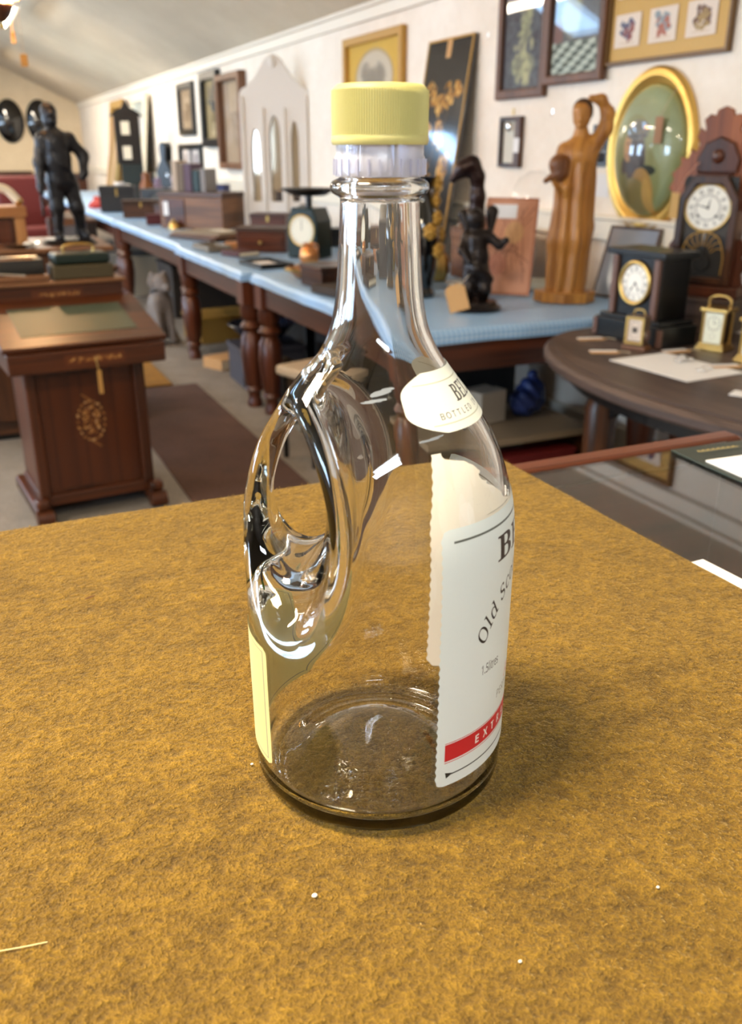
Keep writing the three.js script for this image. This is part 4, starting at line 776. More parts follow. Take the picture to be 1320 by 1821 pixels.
{ // little travelling clock
  const t = thing('travel_clock', 'small square brown travelling clock in front of the black slate clock', 'clock', [2.06, OT, -2.36], -1.15);
  part(t, 'base', bx(0.085, 0.016, 0.05, 0, 0, 0, 0.003), M.oakMid); part(t, 'case', bx(0.066, 0.098, 0.045, 0, 0.016, 0, 0.003), std(0x5a4636, 0.5)); part(t, 'case_rim', move(ring(0.066, 0.09, 0.008, 0.004, 0.001), 0, 0.066, 0.024), M.brass);
  part(t, 'face', sheet(0.05, 0.07, 0.0236, 0, 0.067), print(canvas(64, 90, (x, w, h) => { x.fillStyle = '#d9cabd'; x.fillRect(0, 0, w, h); x.fillStyle = '#56504c'; x.fillRect(20, 32, 24, 24); x.fillStyle = '#3c3a3a'; for (let i = 0; i < 12; i++) { const q = i / 12 * 6.283; x.fillRect(30 + 25 * Math.cos(q), 43 + 36 * Math.sin(q), 4, 4); } }))); part(t, 'handle', tube([[-0.02, 0.114, 0], [-0.015, 0.13, 0], [0.015, 0.13, 0], [0.02, 0.114, 0]], 0.003, 14, 6), M.brass);
  part(t, 'winding_disc', rot(cyl(0.02, 0.02, 0.004, 0, 0, 0, 20), 'Z', Math.PI / 2).translate(0.037, 0.05, 0), M.silver);
}
function carriageClock(label, pos, turn) {
  const t = thing('carriage_clock', label, 'clock', pos, turn, 'brass carriage clocks on the oval table');
  part(t, 'base', [bx(0.1, 0.012, 0.088, 0, 0, 0, 0.003), bx(0.09, 0.01, 0.078, 0, 0.012, 0, 0.003)], M.brass); part(t, 'top', [bx(0.096, 0.012, 0.084, 0, 0.128, 0, 0.003)], M.brass);
  for (const x of [-0.036, 0.036]) for (const z of [-0.03, 0.03]) part(t, 'pillar', cyl(0.005, 0.005, 0.108, x, 0.021, z, 10), M.brass);
  part(t, 'movement', bx(0.06, 0.1, 0.05, 0, 0.024, -0.006, 0.002), std(0x2a2018, 0.4));
  part(t, 'dial_plate', sheet(0.064, 0.102, 0.0285, 0, 0.075), std(0xffffff, 0.35, { map: canvas(96, 150, (x, w, h) => { x.fillStyle = '#eef0dc'; x.fillRect(0, 0, w, h); x.strokeStyle = '#55534a'; x.beginPath(); x.arc(48, 52, 36, 0, 7); x.stroke(); x.fillStyle = '#33322c'; for (let i = 0; i < 12; i++) { const q = i / 12 * 6.283; x.fillRect(46 + 30 * Math.cos(q), 49 + 30 * Math.sin(q), 4, 6); } x.fillRect(46, 30, 3, 24); x.fillRect(46, 50, 18, 3); x.beginPath(); x.arc(48, 116, 14, 0, 7); x.stroke(); }) }));
  part(t, 'front_glass', sheet(0.066, 0.106, 0.033, 0, 0.075), M.glassPane);
  part(t, 'handle', tube([[-0.036, 0.139, 0], [-0.036, 0.165, 0], [-0.02, 0.176, 0], [0.02, 0.176, 0], [0.036, 0.165, 0], [0.036, 0.139, 0]], 0.004, 24, 6), M.brass);
}
carriageClock('brass carriage clock with white dial beside the paper sheet', [2.3, OT, -2.25], -1.2);
carriageClock('brass carriage clock cut off at the right edge of the photo', [2.27, OT, -2.045], -1.3);
{ // box under the gothic clock
  const b = thing('plinth_box', 'dark wooden box under the tall fretted clock', 'box', [2.52, OT, -2.57], -1.05);
  part(b, 'body', bx(0.3, 0.11, 0.18, 0, 0, 0, 0.004), M.oakDark); part(b, 'lid', bx(0.31, 0.016, 0.19, 0, 0.11, 0, 0.004), M.oakDark);
  // gingerbread shelf clock
  const t = thing('shelf_clock', 'carved reddish wooden shelf clock with fretted crest and large white dial', 'clock', [2.52, OT + 0.126, -2.57], -1.05);
  part(t, 'base', bx(0.29, 0.04, 0.13, 0, 0, 0, 0.006), M.mahogany);
  const out = [[-0.105, 0.04], [0.105, 0.04], [0.105, 0.34], [0.055, 0.42], [-0.055, 0.42], [-0.105, 0.34]];
  part(t, 'case', extrude(out, 0.09, 0.002).translate(0, 0, -0.05), M.mahogany);
  const door = extrude([[-0.103, 0.05], [0.103, 0.05], [0.103, 0.338], [0.053, 0.416], [-0.053, 0.416], [-0.103, 0.338]], 0.014, 0.003, [[[-0.084, 0.068], [-0.084, 0.33], [-0.045, 0.392], [0.045, 0.392], [0.084, 0.33], [0.084, 0.068]]]);
  part(t, 'door_frame', door.translate(0, 0, 0.045), M.walnut);
  part(t, 'back_board', bare(new THREE.PlaneGeometry(0.19, 0.36).translate(0, 0.235, 0.0425)), std(0x1b1714, 0.5));
  const d = part(t, 'dial', move(disc(0.078), 0, 0.31, 0.05), std(0xffffff, 0.5, { map: dialTex(11.6, 47, { holes: [[-52, 46], [52, 46]], rings: [124, 72, 66] }) }), 'large white dial'); part(d, 'bezel', move(annulus(0.08, 0.004, 0.05), 0, 0.31, 0), M.brass);
  part(t, 'pendulum', [disc(0.028, 0.028, 0).translate(0, 0.12, 0.051), bx(0.004, 0.1, 0.002, 0, 0.14, 0.0485, 0)], M.silver);
  const lace = []; for (let i = 0; i < 9; i++) { const q = Math.PI * (0.08 + 0.84 * i / 8); lace.push(tube([[0.03 * Math.cos(q), 0.15 + 0.03 * Math.sin(q), 0.052], [0.055 * Math.cos(q + 0.12), 0.15 + 0.06 * Math.sin(q + 0.12), 0.052], [0.072 * Math.cos(q), 0.15 + 0.082 * Math.sin(q), 0.052]], 0.0016, 8, 5)); }
  lace.push(tube([[0.074, 0.08, 0.052], [0.074, 0.15, 0.052], [0.05, 0.21, 0.052], [0, 0.228, 0.052], [-0.05, 0.21, 0.052], [-0.074, 0.15, 0.052], [-0.074, 0.08, 0.052]], 0.0022, 40, 5));
  const ls = part(t, 'glass_tracery', lace, M.giltFlat); ls.userData.kind = 'stuff';
  part(t, 'door_glass', sheet(0.166, 0.31, 0.056, 0, 0.222), M.glassPane);
  // fretted outline: half profile mirrored
  const half = [[0.105, 0.3], [0.135, 0.3], [0.15, 0.33], [0.14, 0.35], [0.165, 0.37], [0.15, 0.4], [0.16, 0.42], [0.13, 0.45], [0.135, 0.475], [0.11, 0.47], [0.1, 0.5], [0.085, 0.49], [0.07, 0.52], [0.085, 0.545], [0.078, 0.57], [0.06, 0.555], [0.058, 0.575], [0.066, 0.6], [0.05, 0.615], [0.03, 0.61], [0.024, 0.63], [0, 0.64]];
  part(t, 'fretted_crest', extrude([...half, ...half.slice(0, -1).reverse().map(p => [-p[0], p[1]])], 0.018, 0.003).translate(0, 0, -0.03), wood([112, 54, 20], [170, 96, 46], 0.4));
  part(t, 'crest_carving', [extrude([[-0.065, 0.43], [0.065, 0.43], [0.07, 0.47], [0.045, 0.52], [0, 0.54], [-0.045, 0.52], [-0.07, 0.47]], 0.012, 0.005).translate(0, 0, -0.01)], M.mahogany);
  part(t, 'boss', ball(0.022, 0, 0.48, 0.008, 1, 1.1, 0.6), M.mahogany);
  for (const s of [-1, 1]) part(t, 'side_fret', extrude([[0.105, 0.04], [0.14, 0.04], [0.13, 0.08], [0.145, 0.11], [0.125, 0.14], [0.14, 0.17], [0.12, 0.2], [0.105, 0.2]].map(p => [p[0] * s, p[1]]), 0.016, 0.002).translate(0, 0, -0.02), M.mahogany);
  part(t, 'price_tag', bx(0.03, 0.09, 0.002, -0.115, 0.27, 0.068, 0.0005), std(0xc29c62, 0.85)); part(t, 'tag_ribbon', tube([[-0.06, 0.46, 0.02], [-0.085, 0.42, 0.05], [-0.11, 0.355, 0.07]], 0.0022, 10, 5), std(0xc48a72, 0.8));
  // neighbour, mostly outside the picture
  const n = thing('dark_clock', 'dark brown wooden clock case at the right edge behind the shelf clock', 'clock', [2.58, OT, -2.1], -1.3);
  part(n, 'case', bx(0.24, 0.42, 0.13, 0, 0.03, 0, 0.006), std(0x1f120c, 0.4)); part(n, 'base', bx(0.3, 0.03, 0.16, 0, 0, 0, 0.005), M.mahogany); part(n, 'arched_top', extrude([[-0.14, 0.45], [0.14, 0.45], [0.12, 0.53], [0.05, 0.6], [-0.05, 0.6], [-0.12, 0.53]], 0.1, 0.004).translate(0, 0, -0.05), wood([110, 54, 26], [150, 84, 44], 0.4));
  part(n, 'dial', move(disc(0.07), 0, 0.32, 0.067), std(0xffffff, 0.4, { map: dialTex(8, 20) }));
}
{ // tickets, paper and bits on the oval table
  const tick = [[2.03, -2.56, 0.3, 'kraft price ticket on the oval table left of the black slate clock'], [1.93, -2.36, 0.15, 'kraft price ticket on the oval table in front of the travelling clock'], [2.16, -2.27, 0.5, 'kraft price ticket in front of the brass carriage clock'], [2.14, -2.03, 0.3, 'kraft price ticket at the right edge of the oval table']];
  for (const [x, z, a, l] of tick) {
    const t = thing('price_ticket', l, 'tag', [x, OT, z], -0.6 + a, 'price tickets on the oval table');
    part(t, 'card', extrude([[-0.05, -0.022], [0.035, -0.022], [0.05, -0.008], [0.05, 0.008], [0.035, 0.022], [-0.05, 0.022]], 0.0014).rotateX(-Math.PI / 2).translate(0, 0.001, 0), M.kraft); part(t, 'ticket_top', bx(0.09, 0.0012, 0.02, -0.002, 0.0026, -0.014, 0), M.paper); part(t, 'string', tube([[0.045, 0.003, 0], [0.065, 0.005, 0.008], [0.08, 0.003, 0.02]], 0.0014, 10, 5), M.string);
  }
  single('paper_sheet', bx(0.24, 0.0016, 0.33, 0, 0, 0, 0), M.paper, 'white paper sheet with silver trinkets lying on the oval table', 'paper', undefined, [1.997, OT + 0.0004, -2.1], 0.06);
  single('folded_note', bx(0.06, 0.003, 0.09, 0, 0, 0, 0.001), M.paper, 'white folded note at the right front of the oval table', 'paper', undefined, [1.93, OT + 0.0004, -1.74], 0.5);
  const a = thing('silver_trinket', 'heap of silver chain on the paper sheet', 'trinket', [2.06, OT + 0.0022, -2.14]);
  for (let i = 0; i < 9; i++) part(a, 'link', bare(new THREE.TorusGeometry(0.011, 0.0025, 6, 16).rotateX(Math.PI / 2 + rr(-0.5, 0.5)).rotateY(rr(0, 3)).translate(rr(-0.026, 0.026), rr(0.005, 0.014), rr(-0.02, 0.02))), M.silver);
  const b = thing('silver_spectacles', 'thin silver spectacles on the paper sheet', 'spectacles', [2.04, OT + 0.0022, -2.02], 0.4);
  for (const s of [-1, 1]) part(b, 'lens_ring', bare(new THREE.TorusGeometry(0.017, 0.0018, 6, 24).rotateX(Math.PI / 2).translate(s * 0.023, 0.0025, 0)), M.silver);
  part(b, 'bridge', tube([[-0.007, 0.003, 0], [0, 0.005, -0.003], [0.007, 0.003, 0]], 0.0016, 8, 5), M.silver);
}
// ------------------------------------------------------------------ things on the display case
{
  const t = thing('green_folder', 'dark green leather folder with gilt lettering on the display case glass', 'folder', [0.702, CT - 0.0087, -0.62], -0.06);
  part(t, 'cover', bx(0.1, 0.003, 0.115, 0, 0, 0, 0.001), std(0x222b22, 0.4));
  part(t, 'gilt_lettering', bare(new THREE.PlaneGeometry(0.06, 0.02).rotateX(-Math.PI / 2).translate(-0.002, 0.0032, -0.042)), std(0xffffff, 0.4, { map: canvas(128, 42, (x, w, h) => { x.fillStyle = '#222b22'; x.fillRect(0, 0, w, h); x.strokeStyle = '#b09a5a'; x.lineWidth = 3; x.beginPath(); x.moveTo(8, 28); for (let i = 0; i < 16; i++) x.quadraticCurveTo(12 + i * 7, 28 - 20 * (i % 2 ? 0.4 : 1), 15 + i * 7, 26); x.stroke(); }) }));
  single('white_card', bx(0.085, 0.0014, 0.07, 0, 0, 0, 0.0003), std(0xf6f4f2, 0.8), 'blank white card lying on the dark green folder', 'card', undefined, [0.70, CT - 0.0056, -0.597], -0.06);
  single('white_ticket', bx(0.018, 0.0014, 0.11, 0, 0, 0, 0.0003), std(0xf6f4f2, 0.8), 'narrow white ticket on the glass along the edge of the felt', 'card', undefined, [0.4835, CT - 0.0087, -0.405], 0.03);
}
// ------------------------------------------------------------------ statues
{ // carved wooden lady
  const t = thing('carved_lady', 'carved honey-coloured wooden statue of a lady with raised arm on blue cloth', 'statue', [2.36, 0.767, -3.19], -0.62);
  const body = capsules([[0, 0.05, 0, 0.075, 0, 0.25, 0, 0.078], [0, 0.25, 0, 0.078, 0.005, 0.45, 0, 0.066], [0.005, 0.45, 0, 0.066, 0.012, 0.58, -0.004, 0.07], [0.012, 0.58, -0.004, 0.064, 0.018, 0.65, 0, 0.03], [0.018, 0.64, 0, 0.024, 0.014, 0.7, 0.006, 0.024],
    [0.06, 0.6, -0.004, 0.034, 0.11, 0.68, -0.012, 0.028], [0.11, 0.68, -0.012, 0.027, 0.115, 0.735, -0.01, 0.025], [0.115, 0.735, -0.01, 0.024, 0.085, 0.785, 0, 0.019], [0.085, 0.785, 0, 0.018, 0.045, 0.79, 0.01, 0.013],
    [-0.045, 0.6, 0, 0.03, -0.062, 0.5, 0.03, 0.03], [-0.062, 0.5, 0.03, 0.028, -0.03, 0.46, 0.06, 0.022], [0.055, 0.58, -0.02, 0.03, 0.07, 0.3, -0.03, 0.022], [0.07, 0.3, -0.03, 0.022, 0.05, 0.08, -0.03, 0.03]], 0.02);
  const f = (x, y, z) => body(x, y, z) + (y < 0.56 ? 0.0085 : 0.002) * Math.sin(Math.atan2(z, x + 0.01) * 9 + y * 5 + Math.sin(y * 9) * 0.8) * Math.min(1, Math.max(0, (0.62 - y) * 8));
  part(t, 'figure', metre(surfaceNets(f, [-0.12, 0.02, -0.12], [0.16, 0.82, 0.12], 0.006), 'y'), M.carved, 'carved robed figure');
  part(t, 'head', metre(surfaceNets(capsules([[0.014, 0.715, 0.012, 0.034, 0.012, 0.745, 0.014, 0.036], [0.008, 0.722, 0.048, 0.006, 0.01, 0.712, 0.05, 0.008], [0.01, 0.69, 0.034, 0.012, 0.012, 0.7, 0.02, 0.02]], 0.012), [-0.05, 0.66, -0.05], [0.07, 0.8, 0.07], 0.004), 'y'), M.carved);
  part(t, 'hair', surfaceNets(capsules([[0.016, 0.752, 0.002, 0.04, 0.018, 0.74, -0.012, 0.04], [0.02, 0.735, -0.03, 0.02, 0.022, 0.72, -0.034, 0.016]], 0.012), [-0.06, 0.66, -0.09], [0.08, 0.82, 0.06], 0.004), std(0x4a2c14, 0.5));
  part(t, 'held_bundle', metre(surfaceNets((x, y, z) => capsules([[-0.06, 0.545, 0.05, 0.042, -0.055, 0.515, 0.055, 0.036], [-0.095, 0.495, 0.06, 0.012, -0.11, 0.485, 0.062, 0.01]], 0.015)(x, y, z) + 0.0018 * Math.sin(x * 300) * Math.sin(y * 300) * Math.sin(z * 300), [-0.14, 0.45, 0], [0, 0.62, 0.13], 0.004), 'y'), wood([92, 50, 18], [140, 86, 38], 0.4, 3));
  part(t, 'base', extrude(ovalPts(0.125, 0.09, 8), 0.04, 0.003).rotateX(-Math.PI / 2).translate(0, 0.002, 0), M.carved);
}
{ // bronze workman on the cabinet
  const t = thing('bronze_workman', 'dark bronze statue of a standing workman with cap on the cabinet behind the desk', 'statue', [0.55, 0.932, -4.9], 0.15);
  const f = capsules([[-0.01, 0.3, 0, 0.06, -0.015, 0.38, 0, 0.064], [-0.015, 0.38, 0, 0.066, -0.015, 0.47, 0, 0.068], [-0.07, 0.485, 0, 0.034, 0.05, 0.485, 0, 0.034], [-0.02, 0.5, 0, 0.028, -0.025, 0.55, 0.004, 0.026],
    [-0.035, 0.3, 0, 0.044, -0.045, 0.17, 0.012, 0.034], [-0.045, 0.17, 0.012, 0.034, -0.05, 0.05, 0, 0.024], [-0.05, 0.04, 0, 0.022, -0.055, 0.034, 0.05, 0.016],
    [0.03, 0.3, 0, 0.044, 0.055, 0.17, 0.004, 0.034], [0.055, 0.17, 0.004, 0.034, 0.075, 0.05, -0.02, 0.024], [0.075, 0.04, -0.02, 0.022, 0.085, 0.034, 0.03, 0.016],
    [-0.075, 0.48, 0, 0.032, -0.105, 0.38, 0.012, 0.026], [-0.105, 0.38, 0.012, 0.025, -0.115, 0.28, 0.04, 0.018], [-0.115, 0.275, 0.04, 0.016, -0.12, 0.25, 0.05, 0.014],
    [0.055, 0.48, 0, 0.032, 0.115, 0.41, 0.01, 0.027], [0.115, 0.41, 0.01, 0.026, 0.095, 0.33, 0.05, 0.019], [0.095, 0.33, 0.05, 0.017, 0.08, 0.31, 0.055, 0.014]], 0.018);
  part(t, 'figure', surfaceNets((x, y, z) => f(x, y, z) + 0.002 * Math.sin(x * 90 + y * 40) * Math.sin(y * 70 + z * 60), [-0.16, 0.005, -0.1], [0.17, 0.6, 0.12], 0.006), M.bronzeBlue);
  part(t, 'head', surfaceNets(capsules([[-0.028, 0.565, 0.008, 0.034, -0.028, 0.59, 0.008, 0.036], [-0.03, 0.572, 0.044, 0.006, -0.03, 0.566, 0.046, 0.008]], 0.012), [-0.08, 0.51, -0.05], [0.03, 0.65, 0.08], 0.005), M.bronzeBlue);
  part(t, 'cap', surfaceNets(capsules([[-0.028, 0.608, 0.004, 0.038, -0.028, 0.615, -0.006, 0.036], [-0.03, 0.6, 0.04, 0.014, -0.03, 0.598, 0.055, 0.01]], 0.014), [-0.09, 0.55, -0.06], [0.04, 0.67, 0.09], 0.005), M.bronze);
  part(t, 'tool', tube([[-0.12, 0.31, 0.03], [-0.125, 0.2, 0.06], [-0.13, 0.14, 0.075]], 0.007, 12, 8), M.bronze);
  part(t, 'base', lathe([[0, 0], [0.13, 0], [0.135, 0.008], [0.12, 0.016], [0.122, 0.024], [0, 0.026]], 32), M.bronze);
  single('silver_dish', lathe([[0, 0.004], [0.05, 0.004], [0.09, 0.022], [0.093, 0.022], [0.05, 0], [0, 0]], 32), M.silver, 'shallow silver dish in front of the bronze workman', 'dish', undefined, [0.3, 0.932, -4.76]);
}
{ // cherub with a kraft tag
  const t = thing('bronze_cherub', 'small dark bronze cherub with a kraft price tag on blue cloth', 'statue', [1.9, 0.77, -3.16], -0.5);
  const f = capsules([[0, 0.14, 0, 0.04, 0, 0.2, 0, 0.046], [0, 0.2, 0, 0.046, -0.005, 0.27, 0, 0.042], [-0.04, 0.285, 0, 0.02, 0.035, 0.285, 0, 0.02], [-0.005, 0.29, 0, 0.018, -0.01, 0.32, 0, 0.018], [-0.012, 0.345, 0.004, 0.034, -0.012, 0.355, 0.004, 0.034],
    [-0.02, 0.15, 0, 0.034, -0.03, 0.08, 0.014, 0.026], [-0.03, 0.08, 0.014, 0.026, -0.025, 0.02, 0, 0.018], [0.02, 0.15, 0, 0.034, 0.035, 0.08, 0.02, 0.026], [0.035, 0.08, 0.02, 0.026, 0.03, 0.02, -0.01, 0.018],
    [0.04, 0.285, 0, 0.022, 0.085, 0.25, 0.015, 0.017], [0.085, 0.25, 0.015, 0.016, 0.11, 0.27, 0.03, 0.013], [-0.045, 0.28, 0, 0.022, -0.06, 0.23, 0.03, 0.017], [-0.06, 0.23, 0.03, 0.016, -0.03, 0.19, 0.06, 0.012], [0.05, 0.3, -0.03, 0.012, 0.055, 0.37, -0.05, 0.026], [-0.04, 0.3, -0.03, 0.012, -0.06, 0.36, -0.05, 0.02],
    [0, 0.16, 0.03, 0.03, 0.05, 0.12, 0.02, 0.02]], 0.014);
  part(t, 'figure', surfaceNets(f, [-0.11, 0.005, -0.1], [0.14, 0.42, 0.1], 0.005), M.bronze);
  part(t, 'base', lathe([[0, 0], [0.105, 0], [0.108, 0.01], [0.09, 0.02], [0.085, 0.032], [0, 0.034]], 36), M.bronze);
  part(t, 'price_tag', rot(extrude([[-0.04, -0.05], [0.04, -0.05], [0.04, 0.04], [0.02, 0.056], [-0.02, 0.056], [-0.04, 0.04]], 0.0016), 'Z', 0.3).rotateX(-0.25).rotateY(-0.1).translate(-0.075, 0.055, 0.105), M.kraft, 'kraft price tag'); part(t, 'tag_string', tube([[-0.03, 0.14, 0.06], [-0.05, 0.12, 0.085], [-0.075, 0.1, 0.098]], 0.0016, 10, 5), M.string);
}
{ // tall bronze figure behind the cherub
  const t = thing('bronze_heron', 'tall dark brown bronze heron figure bending its neck behind the cherub', 'statue', [1.99, 0.767, -3.42], -0.5);
  const f = capsules([[0.03, 0.12, 0, 0.03, 0.04, 0.22, 0, 0.045], [0.04, 0.22, 0, 0.045, 0.045, 0.32, 0, 0.04], [0.045, 0.32, 0, 0.038, 0.05, 0.42, 0, 0.03], [0.05, 0.42, 0, 0.03, 0.045, 0.5, 0, 0.028], [0.045, 0.5, 0, 0.03, 0.02, 0.545, 0, 0.034], [0.02, 0.545, 0, 0.034, -0.015, 0.53, 0, 0.034], [-0.015, 0.53, 0, 0.03, -0.055, 0.49, 0, 0.016], [0.03, 0.14, 0.01, 0.022, 0.02, 0.03, 0.01, 0.018], [0.05, 0.14, -0.02, 0.022, 0.05, 0.03, -0.02, 0.018]], 0.02);
  part(t, 'figure', surfaceNets(f, [-0.1, 0.005, -0.08], [0.12, 0.6, 0.08], 0.006), std(0x2a1714, 0.28, { metalness: 0.5 })); part(t, 'base', [bx(0.16, 0.03, 0.12, 0.03, 0, 0, 0.006)], M.bronze);
}
{ // black vase with gilt blossoms
  const t = thing('gilt_vase', 'black lacquered vase with raised gilt blossoms beside the bottle neck', 'vase', [1.86, 0.767, -3.56], 0);
  part(t, 'body', lathe([[0, 0], [0.06, 0], [0.064, 0.015], [0.05, 0.04], [0.07, 0.14], [0.08, 0.24], [0.066, 0.34], [0.04, 0.4], [0.038, 0.44], [0.058, 0.5], [0.052, 0.5], [0.03, 0.44], [0, 0.43]], 40), M.blackGloss);
  [[0.3, 0.4, 0.045], [0.9, 0.33, 0.06], [0.2, 0.26, 0.07], [1.0, 0.2, 0.07], [0.45, 0.47, 0.05], [1.6, 0.28, 0.07]].forEach(([q, y, r]) => {
    const b = part(t, 'blossom', ball(0.02, r * Math.cos(q) + 0.012 * Math.cos(q), y, r * Math.sin(q) + 0.012 * Math.sin(q), 1.2, 0.9, 1.2), M.giltFlat);
    const pet = []; for (let i = 0; i < 6; i++) { const a = i * 1.047; part(b, 'petal', ball(0.013, r * Math.cos(q) + 0.012 * Math.cos(q) - 0.02 * Math.sin(a) * Math.sin(q), y + 0.022 * Math.cos(a), r * Math.sin(q) + 0.012 * Math.sin(q) + 0.02 * Math.sin(a) * Math.cos(q), 1.1, 1, 1.1, 10), M.giltFlat); }
  });
}
// ------------------------------------------------------------------ things on the long tables
const TT = 0.768;
{ // salmon picture leaning
  const t = thing('salmon_board', 'salmon pink sketched board with a white label leaning behind the bronze cherub', 'picture', [2.2, TT + 0.004, -3.42], -0.75);
  t.rotation.order = 'YXZ'; t.rotation.x = -0.3;
  part(t, 'board', bx(0.23, 0.42, 0.01, 0, 0, 0, 0.002), std(0xb87a5c, 0.7)); part(t, 'sketch', sheet(0.21, 0.4, 0.006, 0, 0.21), print(canvas(128, 240, (x, w, h) => { x.fillStyle = '#c98f70'; x.fillRect(0, 0, w, h); x.strokeStyle = '#8d5c46'; x.lineWidth = 2; for (let i = 0; i < 14; i++) { x.beginPath(); x.moveTo(rnd() * w, rnd() * h); x.quadraticCurveTo(rnd() * w, rnd() * h, rnd() * w, rnd() * h); x.stroke(); } blobs(x, w, h, [[0.6, 0.35, 0.2, 0.12, 'rgba(205,165,110,0.6)'], [0.3, 0.7, 0.2, 0.12, 'rgba(190,120,95,0.6)']]); })));
  part(t, 'white_label', bx(0.11, 0.06, 0.001, -0.03, 0.33, 0.0075, 0), M.paper);
}
{ // glass dome on a stand, and a leaning grey glazed panel
  const t = thing('glass_dome', 'clear glass dome standing between the salmon board and the carved lady', 'dome', [2.5, TT, -3.62], 0);
  part(t, 'dome', lathe([[0.14, 0.02], [0.14, 0.36], [0.13, 0.43], [0.1, 0.48], [0.05, 0.51], [0, 0.52]], 40), M.glassPane); part(t, 'stand', lathe([[0, 0], [0.155, 0], [0.16, 0.01], [0.15, 0.02], [0, 0.022]], 40), std(0xb9bdb0, 0.4));
  const p = thing('glazed_panel', 'grey blue glazed panel with dark edge leaning right of the carved lady', 'panel', [2.6, TT + 0.003, -3.14], -Math.PI / 2 + 0.2); p.rotation.order = 'YXZ'; p.rotation.x = -0.3;
  part(p, 'pane', bx(0.26, 0.3, 0.006, 0, 0, 0, 0.001), std(0x8d97a6, 0.15)); part(p, 'dark_edge', move(ring(0.27, 0.31, 0.012, 0.008, 0.001), 0, 0.15, -0.004), M.oakDark);
  single('pale_plate', lathe([[0, 0.006], [0.07, 0.006], [0.11, 0.02], [0.113, 0.018], [0.075, 0], [0, 0]], 36), std(0xc4ccd0, 0.2), 'pale blue plate lying in front of the glass dome', 'plate', undefined, [2.21, TT, -3.74]);
}
{ // shop scales
  const t = thing('shop_scales', 'dark green kitchen scales with white round dial and black pan', 'scales', [1.98, TT + 0.009, -5.25], -0.95);
  part(t, 'body', extrude([[-0.1, 0], [0.1, 0], [0.1, 0.2], [0.07, 0.27], [-0.07, 0.27], [-0.1, 0.2]], 0.15, 0.008).translate(0, 0, -0.075), M.darkGreen);
  const d = part(t, 'dial', move(disc(0.085), 0, 0.15, 0.085), std(0xffffff, 0.4, { map: canvas(128, 128, (x, w, h) => { x.fillStyle = '#e6e4d2'; x.fillRect(0, 0, w, h); x.translate(64, 64); x.fillStyle = '#4a4a44'; for (let i = 0; i < 24; i++) { x.rotate(Math.PI / 12); x.fillRect(-1, -58, 2, 9); } x.fillRect(-1.5, -46, 3, 46); }) })); part(d, 'bezel', move(annulus(0.087, 0.005, 0.085), 0, 0.15, 0), M.brass);
  part(t, 'post', cyl(0.02, 0.02, 0.08, 0, 0.27, 0, 16), M.black); part(t, 'pan', lathe([[0, 0.345], [0.1, 0.35], [0.17, 0.385], [0.175, 0.385], [0.1, 0.344], [0, 0.34]], 40), std(0x2a2522, 0.3, { metalness: 0.6 }));
}
